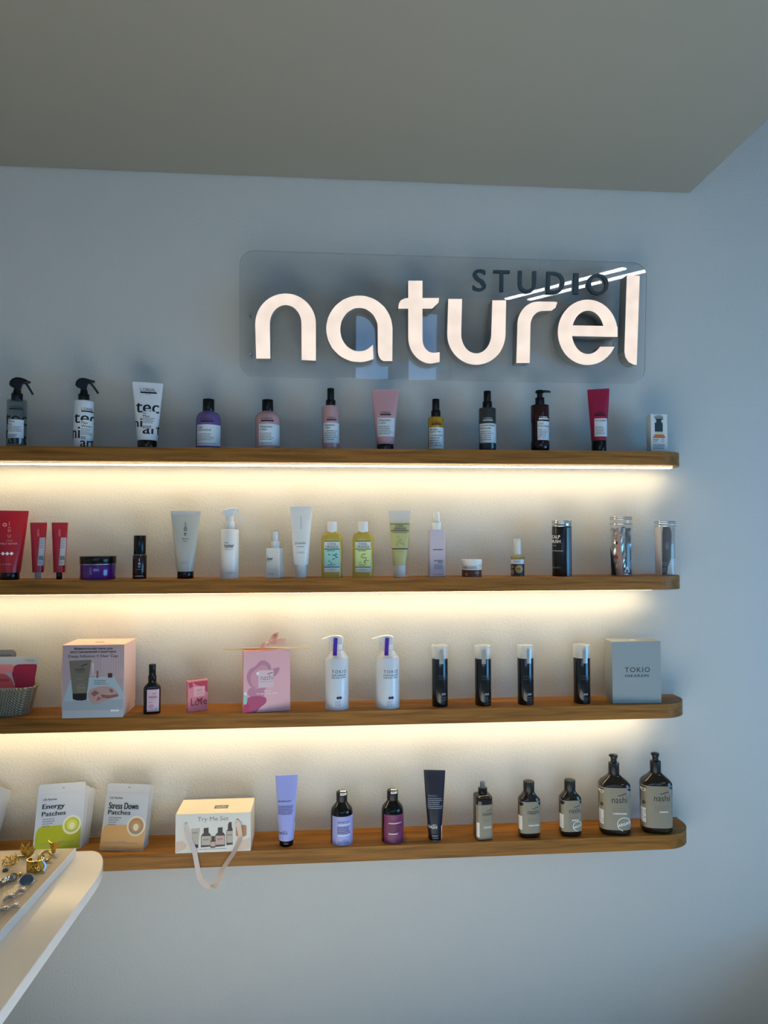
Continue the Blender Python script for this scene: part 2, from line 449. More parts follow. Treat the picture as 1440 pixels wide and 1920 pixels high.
struct('added_shadow_block', MB().box(1.85, XR, -.95, -.12, 0, .5, mat('shadow_block_white', (200, 198, 192), .5), .01))  # unseen block, added to shade the back wall's lower right corner
struct('trim_1', MB().box(XR-.12, XR, -3.35, -.85, .76, .80, mat('sill_white', (210, 210, 208), .4), .005))

# ------------------------------------------------------------------ ceiling lights behind the camera
TUBE = mat('linear_lamp_glow', (255, 255, 255), .5, emit=(.92, .96, 1.0), es=TUBE_STRENGTH)
LAMP_BODY = mat('linear_lamp_housing', (225, 225, 225), .4)
for k, (x, y) in enumerate(((2.50, -5.2), (2.78, -5.2))):
    t = thing('linear_ceiling_light', 'white linear ceiling lamp reflected in the sign panel, %s of two' % ('left' if k == 0 else 'right'), 'ceiling light', (x, y, ZC), -.40, 'linear ceiling lamps')
    MB().box(-.04, .04, -.95, .95, -.06, 0, LAMP_BODY, .004).build('housing', t)
    MB().box(-.03, .03, -.92, .92, -.075, -.0605, TUBE).build('diffuser', t)

# ------------------------------------------------------------------ shelves with light strips
LED = mat('warm_light_strip', (255, 240, 210), .5, emit=(1.0, .77, .42), es=LED_STRENGTH)
ALU = mat('light_strip_housing', (225, 222, 215), .4)
XE = {1: 1.257, 2: 1.252, 3: 1.255, 4: 1.262}
SH_LABEL = {1: 'topmost brown wooden wall shelf with a lit strip under it, below the sign',
            2: 'second brown wooden wall shelf from the top, with lit underside',
            3: 'third brown wooden wall shelf from the top, holding boxes and a basket',
            4: 'lowest brown wooden wall shelf, unlit underneath, beside the white table'}
for k in (1, 2, 3, 4):
    t = thing('wall_shelf', SH_LABEL[k], 'shelf', (0, 0, Z_BOT[k]), 0, 'wooden wall shelves')
    th = Z_TOP[k] - Z_BOT[k]; x1 = XE[k]; R = .105
    pts = [(-2.3, 0), (-2.3, -SHELF_DEPTH)] + [(x1 - R + R*math.sin(a*PI/24), -SHELF_DEPTH + R - R*math.cos(a*PI/24)) for a in range(13)] + [(x1, 0)]
    bm = bmesh.new(); lo = [bm.verts.new((x, y, 0)) for x, y in pts]; hi = [bm.verts.new((x, y, th)) for x, y in pts]; n = len(pts)
    bm.faces.new(lo[::-1]); bm.faces.new(hi)
    for i in range(n): bm.faces.new((lo[i], lo[(i+1) % n], hi[(i+1) % n], hi[i]))
    es = [e for e in bm.edges if abs(e.verts[0].co.z - e.verts[1].co.z) < 1e-6 and not (e.verts[0].co.y == 0 and e.verts[1].co.y == 0)]
    bmesh.ops.bevel(bm, geom=es, offset=.002, segments=2, affect='EDGES', profile=.5)
    MB().add_bm(bm, SHELF_WOOD).build('board', t)
    if k < 4:
        x2 = x1 if k == 1 else x1 - .075
        s_ = MB().box(-2.28, x2 - .03, -.081, -.059, -.0025, 0, ALU).build('light_strip', t)
        MB().box(-2.27, x2 - .032, -.079, -.061, -.0055, -.0026, LED).build('glowing_diffuser', s_)

# ------------------------------------------------------------------ the sign
TILT = math.radians(4.2)
ZSG = at(830, 600, 0).z
sg_n = Vector((0, -math.cos(TILT), -math.sin(TILT)))          # out of the panel, towards the room
sg_p = Vector((0, -.048, ZSG))                                 # on the panel's front face
PAN = bpy.data.objects.new('sign', None); C.objects.link(PAN)
tag(PAN, 'clear wall sign panel with glowing white raised letters above the top shelf', 'sign')
SX = at(830, 600, -.05).x
PAN.location = (SX, -.048, ZSG); PAN.rotation_euler = (TILT, 0, 0)
sg_inv = (Matrix.Translation(PAN.location) @ Matrix.Rotation(TILT, 4, 'X')).inverted()
def sgn(px, py, d=0.0):
    """local x, z on the plane d in front of the panel"""
    q = sg_inv @ at_plane(px, py, sg_p + sg_n*d, sg_n)
    return (q.x, q.z)
ACRYL = clear_mat('clear_acrylic', (150, 156, 160), .0, .01, (248, 249, 250), 1.8)
pc = [sgn(448.5, 471.5), sgn(1214.5, 490), sgn(1208, 718.5), sgn(450, 707.5)]
ax0 = (pc[0][0] + pc[3][0])/2; ax1 = (pc[1][0] + pc[2][0])/2; az0 = (pc[2][1] + pc[3][1])/2; az1 = (pc[0][1] + pc[1][1])/2
o = MB().prism(rr(ax0, ax1, az0, az1, .052, 8), 0, .006, ACRYL, .0008).build('acrylic_panel', PAN)
o.data.materials.append(clear_mat('acrylic_edge', (96, 108, 112), .30, .1, (225, 232, 232)))
for p_ in o.data.polygons:
    if abs(p_.normal.y) < .9: p_.material_index = 1
for px, py in ((468, 590), (470, 664)):
    x, z = sgn(px, py)
    m_ = MB(); m_.loft([(0, .0055, .0055, 2), (.004, .0055, .0055, 2), (.006, .004, .004, 2)], STEEL, 16)
    m_.loft([(-.045, .004, .004, 2), (-.001, .004, .004, 2)], STEEL, 12)
    o = m_.build('mounting_pin', PAN); o.location = (x, -.0005, z); o.rotation_euler = (PI/2, 0, 0)
def arc(cx, cy, rx, ry, a0, a1, n=22):
    return [(cx + rx*math.cos(math.radians(a0 + (a1-a0)*k/n)), cy + ry*math.sin(math.radians(a0 + (a1-a0)*k/n))) for k in range(n+1)]
Z1 = lambda L: [(430 + x/3.512, 450 + y/3.512) for x, y in L]
Z2 = lambda L: [(820 + x/3.512, 450 + y/3.512) for x, y in L]
def resample(L, n=40):
    d = [0]
    for a, b in zip(L, L[1:]): d.append(d[-1] + math.hypot(b[0]-a[0], b[1]-a[1]))
    out = []; i = 0
    for k in range(n+1):
        t = d[-1]*k/n
        while i < len(L) - 2 and d[i+1] < t: i += 1
        q = (t - d[i])/max(d[i+1] - d[i], 1e-9); out.append((L[i][0] + (L[i+1][0]-L[i][0])*q, L[i][1] + (L[i+1][1]-L[i][1])*q))
    return out
def strips(z, A, B): return (z(A), z(B))
LET = {}
LET['n'] = [strips(Z1, [(177, 781)] + arc(370, 552, 200, 200, 180, 360) + [(570, 795)], [(270, 781)] + arc(371, 552, 104, 124, 180, 360) + [(476, 790)])]
LET['a'] = [strips(Z1, arc(856, 585, 219, 220, 64.6, 360) + [(1073, 797)], arc(855, 590, 125, 144, 43.8, 360, 22)[:-1] + [(977, 575), (978, 740), (984, 765), (995, 785), (1014, 797)])]
LET['t'] = [strips(Z1, [(1178, 268), (1178, 640)] + arc(1330, 640, 152, 174, 180, 90, 14) + [(1385, 803)], [(1272, 268), (1272, 655)] + arc(1345, 655, 73, 88, 180, 90, 10) + [(1385, 738)]),
            strips(Z1, [(1113, 446), (1116, 420), (1130, 396), (1160, 383), (1178, 382), (1380, 382), (1380.5, 383)], [(1113.5, 452), (1120, 452), (1135, 452), (1160, 452), (1178, 452), (1335, 452), (1378, 412)])]
LET['u'] = [strips(Z2, [(72, 388)] + arc(257, 620, 192, 202, 180, 0) + [(453, 397)], [(163, 388)] + arc(256, 620, 99, 127, 180, 0) + [(362, 397)])]
LET['r'] = [strips(Z2, [(520, 810), (527, 580)] + arc(665, 560, 138, 155, 180, 270, 12) + [(790, 407), (790, 412)], [(608, 810), (613, 590)] + arc(693, 565, 80, 98, 180, 270, 10) + [(750, 466), (778, 446)])]
LET['e'] = [strips(Z2, arc(990, 608, 197, 216, 26, 367.5, 40), arc(992, 608, 106, 143, 41.5, 343, 40)),
            strips(Z2, [(880, 562), (1104, 566), (1186, 570)], [(880, 632), (1100, 637), (1187, 638)])]
LET['l'] = [strips(Z2, [(1248, 232), (1232, 735), (1238, 770), (1258, 802), (1290, 820), (1300, 822)], [(1333, 236), (1316, 735), (1315, 770), (1314, 800), (1313, 821), (1313, 822)])]
SIGN_FACE = mat('lit_letter_face', (70, 66, 62), .5, emit=(1.0, .845, .74), es=SIGN_STRENGTH)
n_ = SIGN_FACE.node_tree.nodes; nz = n_.new('ShaderNodeTexNoise'); nz.inputs['Scale'].default_value = 22; nz.inputs['Detail'].default_value = 0
mr = n_.new('ShaderNodeMapRange'); mr.inputs[1].default_value = .3; mr.inputs[2].default_value = .7; mr.inputs[3].default_value = .92*SIGN_STRENGTH; mr.inputs[4].default_value = 1.03*SIGN_STRENGTH
tc = n_.new('ShaderNodeTexCoord'); SIGN_FACE.node_tree.links.new(tc.outputs['Object'], nz.inputs['Vector'])
SIGN_FACE.node_tree.links.new(nz.outputs[0], mr.inputs[0]); SIGN_FACE.node_tree.links.new(mr.outputs[0], n_['Principled BSDF'].inputs['Emission Strength'])
SIGN_SIDE = mat('letter_side_grey', (128, 130, 130), .35)
LD = .058
for ch, SL in LET.items():
    side, face = MB(), MB()
    for q, (A, B) in enumerate(SL):
        if ch in 'lt' and q == len(SL) - 1: A2, B2 = A, B
        else: A2, B2 = resample(A, 44), resample(B, 44)
        if ch == 'e' and q == 1: A2, B2 = A, B
        a = [sgn(x, y, LD) for x, y in A2]; b = [sgn(x, y, LD) for x, y in B2]; n = len(a)
        yb, yf = -.0005, -LD + .0015
        vs = [(x, yf, z) for x, z in a] + [(x, yf, z) for x, z in b] + [(x, yb, z) for x, z in a] + [(x, yb, z) for x, z in b]
        fs = []
        for i in range(n-1):
            fs += [[i, i+1, n+i+1, n+i], [2*n+i, 3*n+i, 3*n+i+1, 2*n+i+1], [i, 2*n+i, 2*n+i+1, i+1], [n+i, n+i+1, 3*n+i+1, 3*n+i]]
        fs += [[0, n, 3*n, 2*n], [n-1, 2*n-1+2*n, 2*n-1, n-1][:0] or [n-1, 3*n-1, 4*n-1, 2*n-1]]
        side.add(vs, fs, SIGN_SIDE)
        yq = -LD - .0002*q
        face.add([(x, yq, z) for x, z in a] + [(x, yq, z) for x, z in b], [[i, i+1, n+i+1, n+i] for i in range(n-1)], SIGN_FACE)
    so = side.build('letter', PAN); face.build('lit_face', so)
TEAL = mat('dark_teal_acrylic', (38, 62, 72), .3)
for ch, x0, x1, y0, y1 in (('S', 235, 322, 193, 335), ('T', 372, 476, 200, 338), ('U', 535, 650, 205, 343), ('D', 722, 838, 210, 350), ('I', 900, 930, 218, 355), ('O', 990, 1128, 222, 360)):
    vs, fs = text_mesh(ch, .012)
    a = sgn(820 + x0/3.512, 450 + y1/3.512, .012); b = sgn(820 + x1/3.512, 450 + y0/3.512, .012)
    mb = MB()
    for q in (-.0013, .0013):
        bm = bmesh.new(); vv = [bm.verts.new((a[0] + (b[0]-a[0])*u + q, -.012 + q*.05, a[1] + (b[1]-a[1])*v)) for u, v in vs]
        for f in fs:
            try: bm.faces.new([vv[i] for i in f])
            except ValueError: pass
        g = bmesh.ops.extrude_face_region(bm, geom=bm.faces[:])
        for v in g['geom']:
            if isinstance(v, bmesh.types.BMVert): v.co.y = -.0005
        mb.add_bm(bm, TEAL)
    mb.build('small_letter', PAN)

# ------------------------------------------------------------------ makers shared by several products
def rounded_secs(it, y_top, y_bot, hw, r=2.0, d=1.0, n=2.0, rb=None):
    """upright body with softened rims, in pixels"""
    rb = r if rb is None else rb
    return it.secs([(y_bot, hw - rb*.8, d, n), (y_bot - rb*.3, hw - rb*.25, d, n), (y_bot - rb, hw, d, n), (y_top + r, hw, d, n), (y_top + r*.3, hw - r*.25, d, n), (y_top, hw - r*.9, d, n)])
def cyl(it, name, y_top, y_bot, hw, m, r=1.0, d=1.0, n=2.0, N=36, parent=None, cx=0.0):
    s = rounded_secs(it, y_top, y_bot, hw, r, d, n)
    if cx: s = [q + (cx*it.K, 0) for q in s]
    return MB().loft(s, m, N).build(name, parent or it.o), s
def tube_secs(it, y_top, y_bot, hw_top, hw_bot, dbot=1.0, steps=10, crimp=4.0, bulge=.0):
    """squeeze tube: round at the cap, flat at the crimp"""
    out = []
    for k in range(steps + 1):
        t = k/steps; y = y_bot + (y_top + crimp - y_bot)*t; hw = hw_bot + (hw_top - hw_bot)*t + bulge*math.sin(PI*t)
        d = hw_bot*dbot*(1 - t**1.35) + 1.1*t**1.35
        out.append((it.z(y), hw*it.K, max(d, 1.0)*it.K, 2.0 + .6*t))
    out.append((it.z(y_top), hw_top*it.K, .9*it.K, 3.0))
    return out
def tube_item(it, top, bot, m, cap_m, cap_y, crimp_m=None, cap_r=1.2, dbot=1.0, base=None):
    """top = (y, half width), bot = (y, half width), cap_y = (y0, y1, half width)"""
    s = tube_secs(it, top[0], bot[0], top[1], bot[1], dbot)
    body = MB().loft(s, m, 40).build('tube', it.o)
    if crimp_m:
        MB().loft([(it.z(top[0] + crimp_m[1]), (top[1] - .3)*it.K, 1.5*it.K, 3), (it.z(top[0] - .4), (top[1] + .2)*it.K, 1.1*it.K, 3)], crimp_m[0], 40).build('crimp', body)
    if cap_y: cyl(it, 'cap', cap_y[0], it.py0 if cap_y[1] is None else cap_y[1], cap_y[2], cap_m, cap_r)
    return body, s
def prism_px(it, pts, thick, m, name, parent=None, bev=.0012, y=0.0):
    q = [((a - it.px)*it.K, it.z(b)) for a, b in pts]
    return MB().prism(q, y - thick/2, y + thick/2, m, bev).build(name, parent or it.o)

def spline(pts, n=6):
    out = []
    P = [pts[0]] + list(pts) + [pts[-1]]
    for i in range(1, len(P) - 2):
        for k in range(n):
            t = k/n
            out.append(tuple(.5*(2*b + (c - a)*t + (2*a - 5*b + 4*c - d)*t*t + (3*b - a - 3*c + d)*t**3) for a, b, c, d in zip(P[i-1], P[i], P[i+1], P[i+2])))
    out.append(tuple(pts[-1])); return out

def trigger_head(it, m, y_col, hw_col, head, lever, neck, nozzle):
    """trigger sprayer: collar, neck, rounded head, lever and nozzle, pixel outlines"""
    cyl(it, 'collar', y_col[0], y_col[1], hw_col, m, .8)
    h = prism_px(it, head, .019, m, 'sprayer_head', None, .004)
    q = [((a - it.px)*it.K, 0, it.z(b)) for a, b in spline(lever, 5)]
    n = len(q); MB().ribbon(q, (0, 1, 0), [.016 - .006*k/(n-1) for k in range(n)], .0062, m).build('trigger', h)
    MB().loft([(it.z(y_col[0] + .5), neck[2]*it.K, neck[2]*it.K, 2.4, 0, 0), (it.z(neck[1]), neck[0]*it.K, neck[0]*it.K*.9, 2.4, (neck[3])*it.K, 0)], m, 24).build('neck', h)
    a = [((x - it.px)*it.K, 0, it.z(y)) for x, y in nozzle]
    MB().sweep(a, .0032, m, 12).build('nozzle', h)

# ------------------------------------------------------------------ top shelf
TEC = 'white bottles and tubes with big cropped black letters'
def tecni(it, s, cx, y0, hw, name_line, narrow):
    """big cropped letters, name panel and fine print of the white styling range"""
    d = Dec(it, Wrap(it, s)); k = hw/17.0
    d.text("L'OREAL", cx - 7*k, cx + 12*k, y0, y0 + 4.5, INK, .0); d.rect(cx - 6*k, cx + 13*k, y0 + 5.2, y0 + 7.4, INK, .0006)
    return d
# 1 clear trigger bottle
SMOKE = clear_mat('clear_smoky_bottle', (88, 100, 104), .22, .06, (215, 222, 224))
it = Item('spray_bottle', 'clear spray bottle with black trigger head and big black letters, at left frame edge', 'spray bottle', 30.5, -.085, 1)
b, s = cyl(it, 'bottle', 751, 845, 17.5, SMOKE, 2)
trigger_head(it, BLACK, (738, 751.5), 10, [(17, 722), (18, 716), (22, 711), (28, 708), (36, 707.6), (44, 710), (51, 714), (51.5, 717), (44, 718), (40, 720), (38, 726), (37, 733), (26, 735), (25, 728), (19, 725)], [(40, 714), (46, 719), (51, 727), (55, 734), (57, 738)], (6, 730, 7.5, 0), [(46, 713.5), (53, 715)])
d = Dec(it, Wrap(it, s))
d.text('tec', 13.6, 47, 779, 799, INK, .024); d.text('ni', 14, 24, 803, 823, INK, .024); d.text('art', 17, 47, 817, 834, INK, .024)
d.text("L'OREAL", 18, 40, 763.5, 767.5, INK); d.rect(18, 41, 768, 770.5, INK, .0006)
d.rect(17, 42, 789, 823, LABEL_PALE, .0011)
d.text('Flex', 18, 27, 790.5, 794.5, INK, .02, .0014); d.text('Fix', 18, 23, 796, 800, INK, .02, .0014)
d.lines(18, 41, 801, 812, 4, INK_GREY, .0014); d.lines(18, 33, 816, 822, 2, INK, .0014); d.build()
# 2 white trigger bottle
it = Item('spray_bottle', 'white spray bottle with black trigger head and big black letters on top shelf', 'spray bottle', 156, -.085, 1)
b, s = cyl(it, 'bottle', 752.5, 846, 18, WHITE, 2.5)
trigger_head(it, BLACK, (739.5, 753), 10, [(141, 723), (142.5, 716), (147, 711), (153, 709), (160, 709.5), (168, 712), (174.5, 712.5), (175, 716), (168, 717), (163, 720), (161, 727), (161, 735), (151, 736), (150, 729), (144, 727)], [(164, 715), (170, 721), (176, 729), (181, 736)], (6, 731, 7.5, 0), [(170, 714), (175, 714.5)])
d = Dec(it, Wrap(it, s))
d.text('tec', 141, 173.6, 779, 796, INK, .024); d.text('ni', 138.5, 150, 803, 824, INK, .024); d.text('art', 151, 173, 826, 840, INK, .024)
d.text("L'OREAL", 152, 172, 767, 772, INK); d.rect(152, 173, 772.6, 775, INK, .0006); d.rect(151.5, 173, 791, 826, WHITE_PAPER, .0010)
d.text('Flex', 152.5, 163, 793, 797.5, INK, .02, .0013); d.text('Waves', 152.5, 169, 799, 803.5, INK, .02, .0013)
d.lines(152, 171, 805, 818, 5, INK_GREY, .0013); d.lines(152, 164, 820, 826, 2, INK, .0013); d.build()
# 3 white tube
it = Item('hair_tube', 'white squeeze tube with black cap and cropped black letters on top shelf', 'tube', 276, -.085, 1)
b, s = tube_item(it, (717.5, 27.5), (827, 18.3), WHITE, BLACK, (826, None, 17.5))
d = Dec(it, Wrap(it, s))
d.text("L'OREAL", 263, 290, 728.5, 734.5, INK); d.rect(263, 292, 735.5, 738.5, INK, .0006); d.lines(272, 282, 739, 741, 1, INK_GREY)
d.text('tec', 256, 296, 757.5, 776, INK, .024); d.text('ni', 254, 267, 787, 803, INK, .024); d.text('art', 268, 296, 799, 816, INK, .024)
d.rect(267, 291, 773, 806, WHITE, .0011); d.text('Fix', 268, 274, 774.5, 778.5, INK, .02, .0014); d.text('Max', 268, 279.5, 780, 784.5, INK, .02, .0014)
d.lines(268, 290, 785, 796, 4, INK_GREY, .0014); d.lines(268, 284, 800, 806, 2, INK, .0014); d.build('print')
# 4, 5 round shoulder bottles
def shoulder_bottle(it, m, y_sh, y_nk, hw, cap, cap_m, label, mk):
    b, s = it.part('bottle', [(845.5, hw - 2), (843, hw), (y_sh, hw), (y_sh - 4, hw*.985), (y_sh - 9, hw*.9), (y_sh - 13, hw*.76), (y_nk, cap[2]*1.0), (y_nk - 1.5, cap[2]*.92)], m)
    cyl(it, 'cap', cap[0], cap[1], cap[2], cap_m, .8)
    d = Dec(it, Wrap(it, s)); mk(d); d.build()
def mk_l(name, x0, x1, y0):
    def f(d):
        c = (x0 + x1)/2
        d.text("L'OREAL", c - 15, c + 7, y0 - 12, y0 - 8, INK); d.rect(c - 15, c + 8, y0 - 7, y0 - 4.5, INK, .0006)
        d.rect(x0, x1, y0, y0 + 39, LABEL_PALE, .0005)
        for k, (t, wd) in enumerate(name): d.text(t, x0 + 2, x0 + 2 + wd, y0 + 3 + 5*k, y0 + 7.2 + 5*k, INK, .01)
        d.lines(x0 + 2, x1 - 9, y0 + 16, y0 + 30, 5, INK_GREY); d.lines(x0 + 2, x1 - 4, y0 + 34, y0 + 37, 1, INK_GREY)
    return f
PURPLE = mat('violet_bottle', (104, 84, 142), .22); PINKB = mat('dusty_rose_bottle', (186, 148, 153), .22)
it = Item('shampoo_bottle', 'violet bottle with black cap and pale label on top shelf', 'bottle', 390.5, -.085, 1)
shoulder_bottle(it, PURPLE, 788, 772, 22.6, (749, 771.5, 10.8), BLACK, None, mk_l([('Liss', 7), ('Unlimited', 22)], 370.5, 412.4, 799))
it = Item('shampoo_bottle', 'rounded dusty pink bottle with black cap and pale label on top shelf', 'bottle', 501.5, -.085, 1)
shoulder_bottle(it, PINKB, 788, 772, 22.6, (750, 772, 10.5), BLACK, None, mk_l([('Vitamino', 22), ('Color', 13)], 486, 523.6, 798))
# 6 pink mist, 8 amber oil, 9 smoke spray
def pump_mist(it, m, y0, hw, collar, cap, lab, names, inkm, prints):
    b, s = cyl(it, 'bottle', y0, 846, hw, m, 1.6)
    cyl(it, 'collar', collar[0], collar[1], collar[2], BLACK, .6); cyl(it, 'cap', cap[0], cap[1], cap[2], BLACK, 1.0)
    d = Dec(it, Wrap(it, s)); x0, x1, ya, yb = lab; c = (x0 + x1)/2
    d.text("L'OREAL", c - 8, c + 8, ya - 11, ya - 7.4, prints); d.rect(c - 9, c + 9, ya - 6.6, ya - 4.4, prints, .0006)
    d.rect(x0, x1, ya, yb, LABEL_PALE, .0005)
    for k, (t, wd) in enumerate(names): d.text(t, x0 + 1.5, x0 + 1.5 + wd, ya + 2 + 4.8*k, ya + 6 + 4.8*k, INK, .015)
    d.lines(x0 + 1.5, x1 - 2, ya + 13, yb - 4, 5, INK_GREY); d.build()
it = Item('mist_bottle', 'slim dusty pink mist bottle with tall black cap, third pink container region on top shelf', 'bottle', 620, -.085, 1)
it.o['label'] = 'slim straight dusty pink spray bottle with tall black cap on top shelf'
pump_mist(it, PINKB, 762, 16, (750.5, 762, 9.2), (728.5, 752, 6.6), (607.5, 635.6, 795, 832), [('Vitamino', 18), ('Color', 11)], INK, INK)
AMBER = mat('amber_oil_bottle', (206, 158, 52), .12, trans=.35, ior=1.35); SMOKED = mat('smoke_grey_bottle', (52, 56, 58), .14)
it = Item('oil_bottle', 'small amber oil bottle with black pump cap on top shelf', 'bottle', 817.4, -.085, 1)
pump_mist(it, AMBER, 783, 14.8, (770, 783, 8.8), (748.5, 771, 6.9), (805, 831.8, 803, 843), [('Absolut', 14), ('Repair Oil', 19)], INK, INK)
it = Item('mist_bottle', 'smoky dark grey spray bottle with black cap and pale label on top shelf', 'bottle', 914.3, -.085, 1)
pump_mist(it, SMOKED, 766, 16, (753.5, 766, 8.9), (733.5, 755, 6.9), (900, 930, 796, 832), [('Absolut Repair', 26), ('Molecular', 20)], INK, mat('print_light_grey', (170, 176, 180), .5))
# 7 pink tube, 11 raspberry tube
PINKT = mat('pearl_pink_tube', (194, 150, 160), .3); RASP = mat('raspberry_tube', (150, 28, 68), .3)
def tube_label(d, x0, x1, y0, y1, names, m=LABEL_PALE):
    c = (x0 + x1)/2
    d.text("L'OREAL", c - 11, c + 8, y0 - 12, y0 - 8, INK); d.rect(c - 11, c + 9, y0 - 7.2, y0 - 4.8, INK, .0006)
    d.rect(x0, x1, y0, y1, m, .0005)
    for k, (t, wd) in enumerate(names): d.text(t, x0 + 1.5, x0 + 1.5 + wd, y0 + 2.5 + 5*k, y0 + 6.5 + 5*k, INK, .01)
    d.lines(x0 + 1.5, x1 - 3, y0 + 15, y1 - 3, 5, INK_GREY); d.build()
it = Item('hair_tube', 'pearly pink squeeze tube with black cap below the sign on top shelf', 'tube', 722.3, -.085, 1)
b, s = tube_item(it, (730.5, 25.6), (834, 16.5), PINKT, BLACK, (833, None, 15.8)); tube_label(Dec(it, Wrap(it, s)), 708.5, 739.5, 785, 820, [('Vitamino', 22), ('Color', 14)])
it = Item('hair_tube', 'raspberry red squeeze tube with black cap near right end of top shelf', 'tube', 1123.3, -.085, 1)
b, s = tube_item(it, (729.5, 20), (827, 14), RASP, BLACK, (826, None, 13.5)); tube_label(Dec(it, Wrap(it, s)), 1115.8, 1138, 786, 820, [('Pro Longer', 19)])
# 10 dark pump bottle
DKRED = mat('dark_maroon_bottle', (40, 14, 20), .14)
it = Item('pump_bottle', 'dark maroon pump bottle with black spout to the right on top shelf', 'bottle', 1013, -.085, 1)
b, s = it.part('bottle', [(846, 15.5), (843, 17), (830, 17), (826, 16), (796, 16), (790, 17), (762, 17), (760.6, 16.2), (759.8, 14)], DKRED)
cyl(it, 'collar', 746, 760, 8.6, BLACK, .8); cyl(it, 'pump_stem', 736, 747, 5.2, BLACK, .4)
MB().loft([(it.z(738), 6*it.K, 6*it.K, 2.2), (it.z(736.5), 8.5*it.K, 7.5*it.K, 2.2), (it.z(733.5), 8*it.K, 7*it.K, 2.2), (it.z(732), 6*it.K, 5.5*it.K, 2.2)], BLACK, 24).build('pump_head', it.o)
MB().sweep([((x - it.px)*it.K, 0, it.z(y)) for x, y in ((1014, 734.8), (1022, 734.4), (1029, 735), (1033, 736.2))], [.0048, .0046, .004, .0028], BLACK, 12).build('spout', it.o)
d = Dec(it, Wrap(it, s)); d.text("L'OREAL", 1012, 1027, 783, 786.5, WHITE_INK); d.rect(1011, 1028, 787, 789, WHITE_INK, .0006)
d.rect(1008.5, 1029.6, 792, 827, LABEL_PALE, .0005); d.text('Curl', 1010, 1018.5, 794, 798, INK, .015); d.text('Expression', 1010, 1028.5, 799.4, 803.2, INK, .015); d.lines(1010, 1028, 806, 824, 6, INK_GREY); d.build()
# 12 carton with a pictured bottle
def carton(it, hw, y_top, depth, m, bev=.0008, name='box_body', taper=0):
    z = it.z(y_top); a = hw*it.K
    o = MB().box(-a, a, 0, depth, 0, z, m, bev).build(name, it.o)
    return o, z
CARD_W = mat('white_carton', (206, 212, 214), .35); BOT_TEAL = mat('printed_dark_teal', (28, 52, 62), .4); PR_OR = mat('printed_orange', (190, 110, 60), .4); PR_CREAM = mat('printed_cream', (205, 196, 170), .4)
it = Item('carton', 'small white carton picturing a pump bottle, at right end of top shelf', 'box', 1236.5, -.118, 1, rz=0)
carton(it, 16.2, 776.5, .036, CARD_W)
d = Dec(it, Flat(it)); d.text("L'OREAL", 1228, 1243, 778, 781, INK); d.rect(1227, 1244.5, 781.6, 783.2, INK)
d.poly([(1229, 784.5), (1244.5, 784.5), (1244.5, 786.6), (1241, 787), (1241, 792), (1243.5, 793), (1243.5, 809.5), (1228, 809.5), (1228, 793), (1231, 792), (1231, 787), (1229, 786.8)], BOT_TEAL, .0006)
d.poly([(1230, 810), (1243, 810), (1244.5, 814), (1248, 818), (1249, 844), (1223, 844), (1224, 818), (1228.5, 814)], PR_CREAM, .0005)
d.poly([(1228.5, 814.5), (1244, 814.5), (1247.5, 818.5), (1247.8, 821.5), (1224.5, 821.5), (1225, 818.5)], PR_OR, .0008)
d.rect(1224.5, 1247.8, 822, 842, CARD_W, .0009); d.text('Absolut', 1225, 1235, 823, 825.8, INK, .02, .0012); d.text('Repair', 1225, 1233, 827, 829.6, INK, .02, .0012)
d.ring(1242.5, 826, 2.2, 2.9, INK, .0012, 16); d.lines(1225, 1247, 832, 842, 4, BOT_TEAL, .0012, .45, .1); d.build('printed_front')

# ------------------------------------------------------------------ second shelf
RED = mat('glossy_red_tube', (160, 10, 30), .3); GREYT = mat('pale_grey_tube', (182, 182, 174), .25)
it = Item('hair_tube', 'large red squeeze tube cut by the left frame edge on second shelf', 'tube', 18, -.080, 2)
b, s = tube_item(it, (957.5, 30.5), (1073, 18.5), RED, BLACK, (1072, None, 16.8))
d = Dec(it, Wrap(it, s)); PKI = mat('pale_pink_ink', (226, 150, 160), .5)
d.ring(8.5, 984, 1.8, 3.6, PKI, .0006, 14); d.rect(15.6, 16.4, 978, 986, PKI); d.rect(14, 18.5, 989, 990, PKI); d.ring(16.2, 995, 1.6, 2.4, PKI, .0006, 12); d.text('U', 13.8, 18.6, 1002, 1008, PKI)
d.text('CREAM', 12, 22, 1012.5, 1014.5, PKI); d.text('MELT REPAIR', 2, 30, 1017.5, 1021, PKI)
for x in (6.5, 13.5, 20.5): d.poly([(x - 3.4, 1037.6), (x, 1034.2), (x + 3.4, 1037.6), (x, 1041)], WHITE_INK)
d.text('LEBEL', 4, 22, 1056, 1058.5, PKI, 0, .0008, 1.6); d.build('print')
STK = mat('grey_barcode_sticker', (176, 178, 186), .45); GREYCAP = mat('grey_cap', (150, 152, 152), .4)
